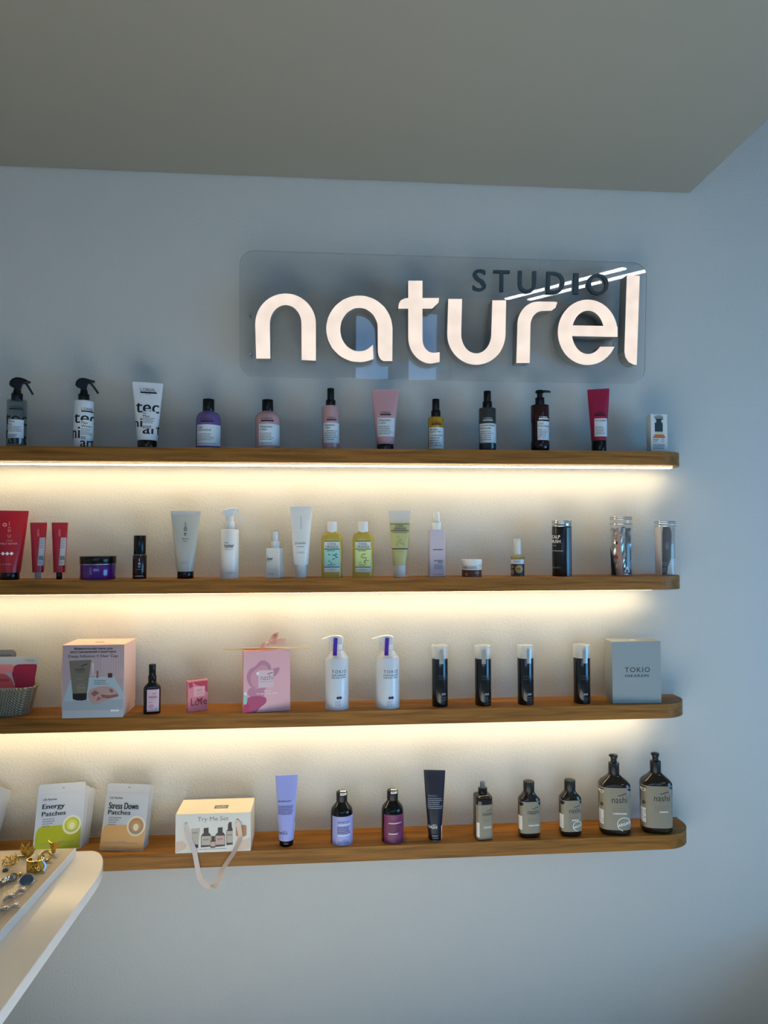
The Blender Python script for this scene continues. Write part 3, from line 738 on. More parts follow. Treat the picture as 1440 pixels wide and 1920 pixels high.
for px, hwt, hwb, capm, caphw, lab in ((71, 14.3, 9.6, GREYCAP, 5.5, 'slim red tube with grey cap and barcode sticker on second shelf'), (111, 14, 9.8, BLACK, 5.2, 'slim red tube with black cap and barcode sticker on second shelf')):
    it = Item('hair_tube', lab, 'tube', px, -.080, 2, 'slim red tubes')
    b, s = tube_item(it, (979.8, hwt), (1073, hwb), RED, capm, (1072, None, caphw))
    d = Dec(it, Wrap(it, s)); d.text('IAU', px - 2, px + 1, 992, 1006, PKI, .0)
    d.poly([(px + 2, 1008), (px + 11.3, 1008), (px + 9, 1060), (px - 1, 1060)], STK, .0006)
    for k in range(5): d.poly([(px + 2.4 - .35*k, 1010 + 4*k), (px + 10.3 - .3*k, 1010 + 4*k), (px + 10.3 - .3*k, 1011.2 + 4*k), (px + 2.4 - .35*k, 1011.2 + 4*k)], INK_GREY, .0009)
    for k in range(4): d.rect(px + .8 + 2*k, px + 1.9 + 2*k, 1042, 1050, INK, .0009)
    d.text('N1', px + 1, px + 5, 1053, 1056.5, INK, .0, .0009); d.build('barcode_sticker', None, 'grey barcode sticker')
# purple jar
PUR = mat('deep_purple_jar', (66, 16, 110), .1, coat=.4)
it = Item('cosmetic_jar', 'wide deep purple jar with black lid on second shelf', 'jar', 183.5, -.080, 2)
MB().loft(rounded_secs(it, 1056, 1088, 31.6, 1.5), PUR, 56).build('jar', it.o)
cyl(it, 'lid', 1042.6, 1056.4, 32.2, BLACK, 1.2, N=56); MB().loft([(it.z(1058), 32.4*it.K, 32.4*it.K, 2), (it.z(1056.6), 32.6*it.K, 32.6*it.K, 2)], STEEL, 56).build('metal_ring', it.o)
w_ = Wrap(it, [(0, 31.6*it.K, 31.6*it.K, 2), (.05, 31.6*it.K, 31.6*it.K, 2)]); d = Dec(it, w_); d.text('IAU', 169.5, 173, 1062, 1076, mat('lilac_ink', (150, 110, 180), .5)); d.build('print')
# dark serum bottle
DKB = mat('dark_brown_bottle', (38, 18, 22), .15)
it = Item('serum_bottle', 'small dark brown square shouldered bottle with black cap on second shelf', 'bottle', 261.6, -.080, 2)
it.o['label'] = 'small dark brown bottle with tall black cap beside the purple jar'
b, s = cyl(it, 'bottle', 1040.5, 1088, 12.6, DKB, .8); cyl(it, 'cap', 1004, 1040.8, 11, BLACK, 1); cyl(it, 'cap_ring', 1039.8, 1041.6, 11.8, STEEL, .3)
d = Dec(it, Wrap(it, s)); d.rect(260.6, 261.3, 1047, 1052, WHITE_INK); d.ring(261, 1056, 1.2, 1.9, WHITE_INK, .0006, 12); d.text('U', 259.4, 262.6, 1060, 1063.5, WHITE_INK); d.lines(255, 267, 1066, 1068, 1, INK_GREY); d.text('LEBEL', 254, 269, 1078.5, 1080.5, WHITE_INK); d.build('print')
# pale grey tube
it = Item('hair_tube', 'pale grey squeeze tube with black cap on second shelf', 'tube', 347.6, -.080, 2)
b, s = tube_item(it, (958.5, 27), (1071, 15.8), GREYT, BLACK, (1070, None, 15), (FROST, 7))
d = Dec(it, Wrap(it, s)); d.rect(346.6, 347.6, 979, 986, INK); d.rect(344.5, 349.5, 987.5, 988.7, INK); d.ring(347, 993, 1.8, 3, INK, .0006, 12); d.text('E', 345, 349.5, 999, 1004, INK)
d.text('SERUM', 341, 352.6, 1009, 1011.5, INK); d.text('CREAM', 342.5, 351, 1014, 1016, INK); d.text('LEBEL', 336, 354, 1053, 1056, INK_GREY, 0, .0008, 1.5); d.build('print')
# white trigger bottle
WHITE2 = mat('white_gloss_plastic', (226, 228, 226), .25)
it = Item('spray_bottle', 'all white spray bottle with white trigger head on second shelf', 'spray bottle', 430.5, -.080, 2)
b, s = cyl(it, 'bottle', 992.5, 1087, 16.8, WHITE2, 2)
trigger_head(it, WHITE2, (977.5, 993), 9.4, [(415, 960), (419, 955.5), (427, 953), (437, 951.8), (445, 952.5), (447, 955.5), (443, 958), (440, 961), (438, 966), (438, 979), (423, 979), (422, 968), (420.5, 964), (416, 963)], [(439, 957), (445, 964), (450, 972), (452.5, 979)], (7, 968, 8.2, 0), [(440, 955), (446, 957)])
d = Dec(it, Wrap(it, s)); d.text('my', 421, 428, 1016.5, 1019.5, INK); d.text('tuner', 421, 438, 1020.5, 1026.5, INK, .02); d.text('WATER 5', 421.5, 436, 1028.5, 1031, INK_GREY); d.text('LEBEL', 424.5, 440, 1072, 1074.5, INK_GREY, 0, .0008, 1.4); d.build('print')
# small white pump with clear overcap
it = Item('pump_bottle', 'small square white pump bottle with clear overcap on second shelf', 'bottle', 515.6, -.078, 2, rz=math.radians(-16))
a_ = 12.9*it.K
MB().box(-a_, a_, -a_*1.0, a_*1.0, 0, it.z(1027.8), WHITE2, .0015, 3).build('bottle', it.o)
cyl(it, 'collar', 1014.5, 1028.2, 8.5, WHITE2, .6); cyl(it, 'pump_button', 997, 1014.8, 5.2, WHITE2, 1)
MB().loft(rounded_secs(it, 993.5, 1015, 8.0, 1.5), CLEAR, 32).build('overcap', it.o)
d = Dec(it, Flat(it, -a_)); d.text('my', 504.5, 508, 1041.5, 1043.5, INK); d.text('tuner', 504.5, 516, 1045, 1050, INK, .02); d.text('MILK 1', 504.5, 514, 1051, 1053, INK_GREY); d.text('LEBEL', 507, 519, 1074.5, 1076.5, INK_GREY); d.build('print')
# white tube
it = Item('hair_tube', 'plain white tube with white cap beside yellow bottles on second shelf', 'tube', 564.2, -.080, 2)
b, s = tube_item(it, (949.8, 21), (1058.5, 14.2), WHITE2, WHITE2, (1057.5, None, 10.6))
d = Dec(it, Wrap(it, s)); d.rect(563.6, 564.4, 968, 992, INK_GREY); d.text('proedit', 553, 573.5, 1015.5, 1022, INK_GREY, .0); d.lines(557, 571, 1024, 1026, 1, INK_GREY); d.text('LEBEL', 556, 571, 1034.5, 1037, INK_GREY, 0, .0008, 1.4); d.build('print')
# yellow green bottles
YEL = mat('yellow_liquid_bottle', (236, 214, 104), .08, trans=.5, ior=1.33); NAVYP = mat('printed_navy', (34, 52, 78), .45); TEALP = mat('printed_teal', (30, 120, 120), .45)
LBL_T = mat('pale_turquoise_label', (158, 206, 194), .45); LBL_G = mat('pale_lime_label', (208, 222, 150), .45); LBL_W = mat('white_label', (216, 222, 214), .45)
for px, lm, tm, lab in ((622.3, LBL_T, TEALP, 'yellow shampoo bottle with turquoise label and white cap'), (680.5, LBL_G, mat('printed_olive', (120, 140, 60), .45), 'yellow shampoo bottle with lime green label and white cap')):
    it = Item('shampoo_bottle', lab, 'bottle', px, -.080, 2, 'yellow liquid bottles')
    b, s = it.part('bottle', [(1086, 17.5, .6), (1084, 19.6, .62), (1012, 19.6, .62), (1007, 19, .62), (1003, 17.6, .63), (1000, 14.8, .66), (998.4, 11, .8), (997, 9.5, .95)], YEL, 3.0)
    cyl(it, 'cap', 977.8, 998.4, 9.7, WHITE2, .9)
    d = Dec(it, Wrap(it, s)); x0, x1 = px - 14.2, px + 14
    d.rect(x0, x1, 1014.2, 1072, LBL_W, .0004); d.rect(x0, x1, 1029.5, 1062, lm, .0007)
    d.text('COOL', px - 8, px + 8, 1017.4, 1022, NAVYP, .015, .0008); d.text('ORANGE', px - 12, px + 12, 1022.8, 1027.4, NAVYP, .015, .0008)
    d.rect(x0, x1, 1014.2, 1015.4, NAVYP, .0008); d.rect(x0, x1, 1028.4, 1030.4, tm, .0009); d.rect(x0, x1, 1062, 1063.4, NAVYP, .0009); d.lines(px - 9, px + 9, 1031, 1033.6, 1, NAVYP, .001)
    R = random.Random(int(px))
    for k in range(12):
        x = px + R.uniform(-8, 7); y = 1038 + R.uniform(0, 18); d.poly([(x, y), (x + R.uniform(1, 4), y - R.uniform(.5, 2.5)), (x + R.uniform(3, 6), y + R.uniform(-1, 1)), (x + 1.5, y + 1)], tm, .001)
    d.lines(px - 8, px + 8, 1057, 1061, 2, tm, .001); d.text('LEBEL', px - 7, px + 7, 1066, 1068.4, INK_GREY, 0, .001, 1.3); d.build()
# yellow gel tube
YT = mat('pale_yellow_gel_tube', (224, 222, 160), .15, trans=.35, ior=1.3)
it = Item('hair_tube', 'translucent yellow gel tube with white cap and clear crimp', 'tube', 749.8, -.080, 2)
b, s = tube_item(it, (978, 19.2), (1060, 12.4), YT, WHITE2, (1058.5, None, 11.2))
MB().loft([(it.z(979.5), 18.9*it.K, 3.2*it.K, 2.3), (it.z(962), 20.5*it.K, 1.2*it.K, 3), (it.z(957.3), 20.9*it.K, 1.0*it.K, 3)], clear_mat('milky_clear_plastic', (225, 226, 222), .55, .3), 40).build('clear_crimp', it.o)
d = Dec(it, Wrap(it, s)); d.rect(731.8, 767.6, 982, 983, NAVYP); d.text('COOL', 742, 757, 984, 988.4, NAVYP, .015); d.text('ORANGE', 738.5, 762, 989, 993.4, NAVYP, .015); d.rect(733, 767, 994.6, 996.2, NAVYP); d.rect(736, 764, 998.4, 999.2, NAVYP)
GRP = mat('printed_pale_green', (150, 168, 110), .5)
for k in range(14):
    R = random.Random(k); x = 749 + R.uniform(-10, 8); y = 1004 + R.uniform(0, 20); d.poly([(x, y), (x + 3, y - 2), (x + 5, y + .5), (x + 2, y + 1.5)], GRP)
d.rect(735, 764.5, 1028, 1030, NAVYP); d.lines(738, 762, 1032, 1036, 2, GRP); d.build('print')
# lilac square spray
LIL = mat('pale_lilac_bottle', (204, 188, 196), .3)
it = Item('spray_bottle', 'pale lilac rectangular spray bottle with white sprayer cap', 'spray bottle', 818.5, -.078, 2, rz=math.radians(7))
a_ = 15.2*it.K
MB().box(-a_, a_, -.0135, .0135, 0, it.z(992.5), LIL, .003, 3).build('bottle', it.o)
cyl(it, 'collar', 979.5, 993, 9, WHITE2, .6); MB().loft(it.secs([(980, 6.9), (972, 6.6), (962, 6.0), (960, 5)]), WHITE2, 28).build('spray_cap', it.o)
d = Dec(it, Flat(it, -.0135)); d.disc(821, 965.5, .8, 1.0, INK, .006); d.mb = MB(); d.text('KEVIN.MURPHY', 810, 829, 1029.5, 1031.8, INK, .03); d.text('ANTI.GRAVITY', 811, 829, 1050, 1052.4, INK, .03); d.text('SPRAY', 820, 829, 1053.4, 1055.6, INK, .03); d.lines(812, 830, 1057.5, 1067, 4, INK_GREY); d.lines(810, 830, 1076, 1078, 1, INK_GREY); d.build('print')
# low jar
BRN = mat('brown_printed_band', (92, 58, 44), .4)
it = Item('cosmetic_jar', 'small low jar with white lid and brown band on second shelf', 'jar', 884.6, -.080, 2)
b, s = cyl(it, 'jar', 1057, 1084, 18.8, WHITE2, 1.4, N=44); cyl(it, 'lid', 1048.8, 1058.4, 19.6, WHITE2, 1, N=44)
d = Dec(it, Wrap(it, s)); d.rect(866.4, 903, 1068, 1081.5, BRN); d.lines(874, 896, 1061, 1066, 2, INK_GREY); d.ring(871, 1063.5, 1, 1.7, INK, .0006, 10); d.ring(873.5, 1063.5, 1, 1.7, INK, .0006, 10)
d.disc(875, 1076, 3, 3, mat('printed_tan', (150, 104, 84), .5)); d.disc(894, 1073, 4, 2.6, MATS['printed_tan']); d.build()
# small spray with round label
it = Item('spray_bottle', 'tiny clear cap spray bottle with dark label and round gold emblem', 'spray bottle', 970.6, -.080, 2)
OIL = mat('pale_oil_bottle', (176, 168, 110), .1, trans=.4, ior=1.33)
b, s = it.part('bottle', [(1084, 11.6), (1082, 12.6), (1046, 12.6), (1043, 11.6), (1041.2, 9), (1040, 7)], OIL)
cyl(it, 'sprayer', 1014, 1041, 5.6, WHITE2, .8); MB().loft(it.secs([(1040, 7.4), (1025, 7.2), (1012, 6.6), (1010, 6)]), FROST, 28).build('clear_cap', it.o)
d = Dec(it, Wrap(it, s)); d.rect(958.6, 982.6, 1048.6, 1057, LABEL_PALE, .0004); d.rect(958.6, 982.6, 1057, 1079, mat('printed_night_blue', (32, 40, 58), .4), .0004); d.lines(964, 977, 1050.5, 1055, 2, INK_GREY)
d.disc(973, 1066.5, 6.8, 7.6, mat('printed_gold', (184, 150, 76), .4), .0007); d.lines(968.5, 977.5, 1064, 1068, 2, INK, .001); d.disc(961.6, 1072, 2.6, 5, mat('printed_beige', (150, 120, 100), .5), .0007); d.disc(962, 1062.5, 2.3, 2.2, mat('printed_beige', (150, 120, 100), .5), .0007); d.build()
# canisters with brushes
def canister(it, y_top, hw, y_lid, m=CLEAR):
    MB().loft(rounded_secs(it, y_lid, it.py0, hw, 1), m, 44).build('tube_case', it.o)
    L = MB(); L.loft(rounded_secs(it, y_top, y_lid + .5, hw - .4, .8), STEEL if m is not CLEAR else CLEAR, 44)
    o = L.build('lid', it.o); g = MB()
    for yy in (y_top + 1.2, y_top + 4.6, y_lid - .4): g.loft([(it.z(yy + .7), (hw + .2)*it.K, (hw + .2)*it.K, 2), (it.z(yy), (hw + .5)*it.K, (hw + .5)*it.K, 2), (it.z(yy - .7), (hw + .2)*it.K, (hw + .2)*it.K, 2)], STEEL, 44)
    g.build('metal_ring', o)
CANB = mat('black_canister', (22, 22, 25), .22)
it = Item('brush_canister', 'black cylinder canister with white capital letters on second shelf', 'canister', 1054, -.080, 2, 'brush canisters')
canister(it, 976, 18, 987, CANB)
d = Dec(it, Wrap(it, [(0, 18*it.K, 18*it.K, 2), (.2, 18*it.K, 18*it.K, 2)])); GR = mat('print_grey', (165, 166, 168), .5)
d.text('SCALP', 1036.4, 1051, 1003.5, 1009.6, WHITE_INK, .02); d.text('BRUSH', 1036.4, 1051.4, 1012, 1018, WHITE_INK, .02); d.text('8 cm', 1036.6, 1044, 1020.5, 1024, GR); d.rect(1036.3, 1056, 1032, 1033.2, GR); d.text('TANGLE TEST 2', 1036.3, 1052, 1062.4, 1065, GR); d.rect(1063, 1070.6, 989, 1080, mat('grey_blue_strip', (84, 104, 116), .25)); d.build('print')
it = Item('brush_canister', 'tallest clear canister with crinkled silver wrap and black brush inside', 'canister', 1165.5, -.078, 2, 'brush canisters')
canister(it, 969, 20.5, 983)
R = random.Random(4); mb = MB(); vs = []; fs = []; N = 30; M = 12
for j in range(M+1):
    for i in range(N):
        t = i*2*PI/N; r = (17.5 + R.uniform(-2.2, 1.6))*it.K; vs.append((r*math.sin(t), -r*math.cos(t), .003 + (it.z(990) - .003)*j/M))
for j in range(M):
    for i in range(N): fs.append([j*N+i, j*N+(i+1) % N, (j+1)*N+(i+1) % N, (j+1)*N+i])
mb.add(vs, [f for k, f in enumerate(fs) if not (2 <= k % N <= 5)], mat('crinkled_silver_foil', (190, 186, 184), .22, .85)).build('foil_wrap', it.o)
MB().loft([(.004, .012, .010, 2.4, .010, -.004), (.06, .014, .011, 2.4, .011, -.004), (it.z(1000), .011, .010, 2.4, .009, -.002), (it.z(988), .006, .006, 2.4, .008, 0)], BLACK_SOFT, 24).build('brush', it.o)
w_ = Wrap(it, [(0, 20.5*it.K, 20.5*it.K, 2), (.25, 20.5*it.K, 20.5*it.K, 2)]); d = Dec(it, w_)
d.poly([(1158, 998), (1163, 992), (1166, 1028), (1168, 1078), (1160, 1078), (1156, 1030)], mat('printed_dusty_pink', (168, 138, 130), .45), .0004)
d.poly([(1146, 1022), (1151, 1045), (1156, 1078), (1148, 1078)], INK, .0004)
d.disc(1157, 1044, 3, 4, mat('printed_rust', (150, 70, 46), .5), .0007); d.disc(1158, 1018, 1.6, 3, INK, .0007)
d.poly([(1170, 1072), (1175, 1060), (1180, 1072)], WHITE_INK, .0007); d.poly([(1172.5, 1071), (1175, 1065), (1177.5, 1071)], INK, .001); d.lines(1170, 1181, 1073, 1078, 1, WHITE_INK); d.build('print')
it = Item('brush_canister', 'clear canister with bristled black comb inside, at right end of second shelf', 'canister', 1248.6, -.080, 2, 'brush canisters')
canister(it, 976.8, 19.2, 987)
br = MB().loft([(.003, .008, .006, 2.4, -.004, 0), (.03, .010, .007, 2.4, -.003, 0), (.06, .015, .009, 2.4, .003, 0), (it.z(1000), .016, .009, 2.4, .005, 0), (it.z(988), .012, .008, 2.4, .004, 0)], BLACK_SOFT, 24).build('brush', it.o)
bm_ = MB()
for k in range(26):
    z = .060 + (it.z(990) - .060)*k/25
    for dy in (-.004, 0, .004): bm_.sweep([(.018, dy, z), (.0325, dy*1.3, z)], .0007, BLACK_SOFT, 5)
tag(bm_.build('bristles', br), kind='stuff')
d = Dec(it, Wrap(it, [(0, 19.2*it.K, 19.2*it.K, 2), (.25, 19.2*it.K, 19.2*it.K, 2)])); d.rect(1229.8, 1240.5, 988, 1081, mat('silver_white_backing', (205, 196, 192), .3), .0002)
d.ring(1246, 1057, 2.6, 3.4, mat('print_grey', (165, 166, 168), .5), .0004, 16); d.lines(1243, 1249, 1063, 1074, 4, MATS['print_grey'], .0004); d.build('print')

# ------------------------------------------------------------------ third shelf
def basket_ring(rx, ry, z, n, N=72):
    return [(superpt(k*2*PI/N, rx, ry, n)[0], superpt(k*2*PI/N, rx, ry, n)[1], z) for k in range(N)]
ROPE = mat('seagrass_rope', (150, 140, 118), .85)
nt = ROPE.node_tree; tc = nt.nodes.new('ShaderNodeTexCoord'); wv = nt.nodes.new('ShaderNodeTexWave'); wv.inputs['Scale'].default_value = 60; wv.inputs['Distortion'].default_value = 1.2
mp = nt.nodes.new('ShaderNodeMapping'); mp.inputs['Rotation'].default_value = (0, .6, .5); bp = nt.nodes.new('ShaderNodeBump'); bp.inputs['Distance'].default_value = .004
cr = nt.nodes.new('ShaderNodeValToRGB'); cr.color_ramp.elements[0].color = (*lin((104, 96, 80)), 1); cr.color_ramp.elements[1].color = (*lin((176, 168, 146)), 1)
nt.links.new(tc.outputs['Object'], mp.inputs[0]); nt.links.new(mp.outputs[0], wv.inputs['Vector']); nt.links.new(wv.outputs[0], bp.inputs['Height']); nt.links.new(wv.outputs[0], cr.inputs[0])
nt.links.new(bp.outputs[0], nt.nodes['Principled BSDF'].inputs['Normal']); nt.links.new(cr.outputs[0], nt.nodes['Principled BSDF'].inputs['Base Color'])
it = Item('woven_basket', 'woven rope basket holding pouches at left end of third shelf', 'basket', -23, -.0765, 3, rz=0)
mb = MB(); H = it.z(1289); rows = 11; rtube = H/rows/2*1.12
for j in range(rows):
    q = j/(rows-1); e = 4 + 10*q
    mb.sweep(basket_ring(it.K*(70 + e), it.K*(26 + .52*e) , rtube*.9 + (H - 2*rtube)*q, 2.9), rtube, ROPE, 8, True)
mb.loft([(.002, it.K*73, it.K*27, 2.9), (.006, it.K*74, it.K*28, 2.9)], ROPE, 72)
bo = mb.build('woven_body', it.o)
MB().sweep(basket_ring(it.K*86, it.K*34.5, H + rtube*.25, 2.9), rtube*1.1, ROPE, 8, True).build('rim', it.o)

class Pouch:
    """flat bag with rounded corners and a soft bulge; local origin at the bottom centre of its front, leaning back"""
    def __init__(s, it, wt, wb, h, r, thick, m, name='bag'):
        s.it = it; s.h = h; nx, nz = 26, 26; V = []; F = []
        def half(z):
            b = wb + (wt - wb)*z/h; e = min(z, h - z)
            return b - (r - math.sqrt(max(r*r - (r - e)**2, 0)) if e < r else 0)
        def th(u, z): return .0007 + thick*max(0, 1 - abs(u)**3)*max(0, min(1, (h - z)/(h*.3)))**.8*(min(1, z/(h*.06))**.5)
        s.half, s.th = half, th
        zs = [0] + [r*(1 - math.cos(PI/2*k/5)) for k in range(1, 6)] + [r + (h - 2*r)*k/(nz-10) for k in range(1, nz-10)] + [h - r*(1 - math.cos(PI/2*k/5)) for k in range(5, -1, -1)]
        n = len(zs)
        for sd in (-1, 1):
            for z in zs:
                hh = max(half(z), .0004)
                for i in range(nx+1):
                    u = -1 + 2*i/nx; V.append((hh*u, sd*th(u, z)*.5, z))
        for sd in range(2):
            o = sd*n*(nx+1)
            for j in range(n-1):
                for i in range(nx): a = o + j*(nx+1) + i; F.append([a, a+1, a+nx+2, a+nx+1] if sd == 0 else [a, a+nx+1, a+nx+2, a+1])
        o = n*(nx+1)
        for j in range(n-1):
            a = j*(nx+1); F.append([a, a+nx+1, o+a+nx+1, o+a]); a += nx; F.append([a, o+a, o+a+nx+1, a+nx+1])
        for i in range(nx): F.append([i, o+i, o+i+1, i+1]); a = (n-1)*(nx+1)+i; F.append([a, a+1, o+a+1, o+a])
        s.body = MB().add(V, F, m, True).build(name, it.o)
    def yf(s, u, z):
        hh = max(s.half(min(max(z, 0), s.h)), 1e-4)
        return -s.th(max(-1, min(1, u/hh)), min(max(z, 0), s.h))*.5

POUCH_W = mat('white_pouch_foil', (186, 191, 199), .28)
MAG = mat('printed_magenta', (156, 26, 62), .3); ROSE = mat('printed_rose', (224, 132, 138), .35); CORAL = mat('printed_coral', (206, 84, 92), .35)
zin = Z_TOP[3] + .010
it = Item('cosmetic_pouch', 'white pouch with magenta and pink blobs standing in the woven basket', 'pouch', 10, -.083, 3, rz=0, z0=zin, lean=math.radians(-5))
p = Pouch(it, .100, .064, it.z(1233), .008, .008, POUCH_W)
d = Dec(it, Flat(it, p.yf))
d.blob([(27, 1248), (36, 1247), (60, 1247.4), (63, 1250), (63.4, 1254), (61, 1272), (58, 1289), (28, 1290), (26, 1284), (21, 1270), (19.6, 1262), (22, 1252)], MAG)
d.poly(rr(-36, 22, 1247, 1262.5, 5), ROSE); d.poly([(-30, 1290), (-20, 1268), (-2, 1263), (9, 1265), (19, 1273), (27, 1290)], CORAL)
d.text('Pasony', 41.5, 58, 1238.6, 1240.6, INK, .03); d.lines(45, 60, 1241, 1242.6, 1, INK_GREY); d.lines(-6, 19, 1273, 1278.6, 2, mat('dark_wine_ink', (110, 24, 44), .5)); d.build('printed_front')
it = Item('cosmetic_pouch', 'grey pouch peeking up behind the magenta pouch in the woven basket', 'pouch', -24, -.064, 3, rz=0, z0=zin, lean=math.radians(-4))
p = Pouch(it, .084, .080, it.z(1220), .016, .006, mat('grey_pouch_foil', (128, 128, 132), .35))
d = Dec(it, Flat(it, p.yf)); d.text('VEGAN', -6, 15, 1228.6, 1231.4, INK, .02); d.build('print')

# big pictured box
PB_SIDE = mat('pale_pink_carton', (224, 190, 182), .4); PB_FRONT = mat('printed_mauve', (178, 160, 166), .4); PB_TABLE = mat('printed_pale_blue', (170, 190, 200), .4); TAUPE = mat('printed_taupe', (116, 110, 98), .4)
it = Item('gift_box', 'large pale pink box picturing a taupe tube and a hair cap on third shelf', 'box', 174, -.1472, 3, rz=0)
o, z = carton(it, 56, 1209.3, .138, PB_SIDE)
a = 56.6*it.K; MB().box(-a, a, -.0008, .1388, it.z(1331), it.z(1209.3) + .0006, PB_SIDE, .0006).build('lid', it.o)
d = Dec(it, Flat(it, -.0009)); G = d
d.rect(118.2, 229.8, 1210, 1330.6, PB_FRONT, .0003)
for k in range(9): d.rect(190 + 4.4*k, 192.4 + 4.4*k, 1211, 1272, mat('printed_mauve_stripe', (190, 168, 170), .4), .0004)
d.poly([(118.4, 1318), (132, 1275), (146, 1270), (212, 1269), (229.6, 1300), (229.6, 1316), (118.4, 1316)], PB_TABLE, .0005)
d.poly([(118.4, 1314), (229.6, 1312), (229.6, 1330.5), (118.4, 1330.5)], mat('printed_grey_blue', (160, 172, 182), .4), .0006)
d.poly([(130, 1238.5), (170.5, 1237), (163, 1300), (137, 1300)], TAUPE, .0009); d.poly([(137, 1299.5), (163, 1299.5), (162.6, 1311.5), (155, 1313), (145, 1312.5), (137.6, 1310)], INK, .001)
d.text('nashi', 141.5, 158.5, 1250.5, 1257.5, INK, .0, .0012); d.text('ARGAN', 142, 158, 1258.6, 1260.6, INK, 0, .0012, 1.5); d.poly([(152, 1248), (164, 1243.6), (164, 1245), (152, 1249.4)], INK, .0012)
d.lines(143, 158, 1270, 1275, 2, INK_GREY, .0012); d.ring(152.6, 1289, 6.6, 7.3, mat('printed_light_taupe', (160, 154, 140), .4), .0012); d.text('ARGAN', 147.5, 158, 1287.5, 1290.5, MATS['printed_light_taupe'], .02, .0013)
CAP_ = mat('printed_rose_beige', (186, 152, 146), .45); CAP2 = mat('printed_brown_rose', (140, 96, 92), .45)
d.blob([(165.5, 1305), (166, 1298), (172, 1291), (184, 1288), (200, 1287), (212, 1291), (219, 1299), (221, 1306), (210, 1310), (196, 1314), (178, 1321), (170, 1316)], CAP_, .0009)
for q in ([(170, 1300), (178, 1294), (186, 1299), (176, 1306)], [(188, 1302), (204, 1304), (219, 1302), (221, 1306), (202, 1310), (190, 1308)], [(184, 1306), (190, 1310), (180, 1314)], [(203, 1292), (209, 1292), (212, 1298), (206, 1299)]): d.poly(q, CAP2, .0011)
d.text('Живительная сила для', 138.5, 209, 1214, 1218.6, INK, .035); d.text('восстановления структуры', 132.5, 215, 1220.6, 1225, INK, .035)
d.text('Deep Infusion + Hair Cap', 128.5, 219, 1227.4, 1234, INK, .0); d.rect(201, 209, 1262.5, 1271, mat('printed_wine_badge', (84, 38, 36), .5), .0009)
d.lines(176, 202, 1274.5, 1284.5, 3, INK_GREY, .001, .4); d.rect(206.6, 221.5, 1331, 1334.6, WHITE_INK, .0004)
d.poly([(170.6, 1243), (175, 1243), (176, 1256), (174, 1265), (172, 1265)], mat('printed_light_pink', (208, 190, 190), .5), .0007); d.rect(168, 184, 1264, 1266, MATS['printed_light_pink'], .0007); d.rect(180, 183.6, 1258, 1271, MATS['printed_brown_rose'], .0009)
d.rect(118.6, 229.4, 1331.4, 1345.6, mat('printed_haze_blue', (176, 186, 194), .4), -.0002)
d.build('printed_front')
vs, fs = text_mesh('НАБОР', .02); a = 56*it.K
for st, y0, y1, z0, z1, m in (('NASHI', .035, .09, it.z(1275), it.z(1240), INK_GREY),):
    vs, fs = text_mesh(st, .0); mb = MB()
    mb.add([(a + .0009, y0 + (y1-y0)*(1 - v)*.35 + .03, z0 + (z1 - z0)*u) for u, v in vs], fs, m); mb.build('side_print', it.o)
MB().box(-.012, .016, .05, .062, it.z(1209.3) + .0007, it.z(1209.3) + .0010, TAUPE).build('top_print', it.o)
# dark oil bottle
PALE_PINK = mat('pale_pink_label', (206, 176, 190), .45)
it = Item('oil_bottle', 'dark bottle with pale pink label and long black cap on third shelf', 'bottle', 285, -.112, 3, rz=math.radians(8))
b, s = it.part('bottle', [(1341, 14.2, .62), (1339, 15.3, .62), (1291, 15.6, .62), (1286.5, 14.6, .64), (1282, 9.8, .8), (1278, 6.8, 1)], mat('near_black_bottle', (20, 17, 20), .14), 3.4)
cyl(it, 'collar', 1266, 1278.6, 7.5, BLACK, .8); cyl(it, 'cap', 1245, 1267, 6.4, BLACK, 1)
d = Dec(it, Wrap(it, s)); d.rect(276.6, 298, 1291, 1332, PALE_PINK, .0004); d.text('nashi', 280, 294.5, 1301.5, 1307, INK, .0); d.text('ARGAN', 280, 294.5, 1308.4, 1310, INK_GREY, 0, .0008, 1.5); d.poly([(286, 1299.4), (294, 1296.6), (294, 1297.4), (286, 1300.2)], INK)
d.disc(284, 1322, 5, 4, mat('printed_pink_lilac', (190, 140, 170), .5), .0006); d.disc(293.6, 1327.4, 2.6, 2.2, mat('printed_aqua', (130, 190, 190), .5), .0007); d.lines(279, 288, 1313, 1316, 1, INK_GREY); d.build()
# small pink box
PKBOX = mat('rose_carton', (218, 130, 142), .4)
it = Item('carton', 'small rose pink patterned box beside dark oil bottle on third shelf', 'box', 371, -.104, 3, rz=math.radians(24))
o, z = carton(it, 19, 1276, .022, PKBOX)
d = Dec(it, Flat(it)); d.poly([(360, 1278), (389, 1277.6), (389, 1300), (384, 1296), (378, 1288), (368, 1284)], mat('printed_deep_rose', (176, 60, 84), .4), .0003); d.poly([(353, 1279), (360, 1278), (362, 1286), (355, 1290)], MATS['printed_deep_rose'], .0003)
d.rect(363, 384, 1287, 1306, mat('printed_pale_rose', (226, 166, 172), .4), .0005); d.text('nashi', 368, 378, 1291, 1296, INK_GREY, 0); d.text('ARGAN', 367, 379, 1299, 1301, INK_GREY, 0, .0008, 1.3)
d.text('Love', 358, 388, 1308, 1322, mat('printed_wine', (146, 44, 64), .4), .01); d.poly([(368, 1308), (374, 1311), (380, 1307), (378, 1314), (371, 1316)], MATS['printed_wine'], .0009); d.build('printed_front')
MB().box(-19*it.K - .0004, -19*it.K - .0001, .006, .014, it.z(1317), it.z(1306), mat('printed_cream', (205, 196, 170), .4)).build('side_print', it.o)
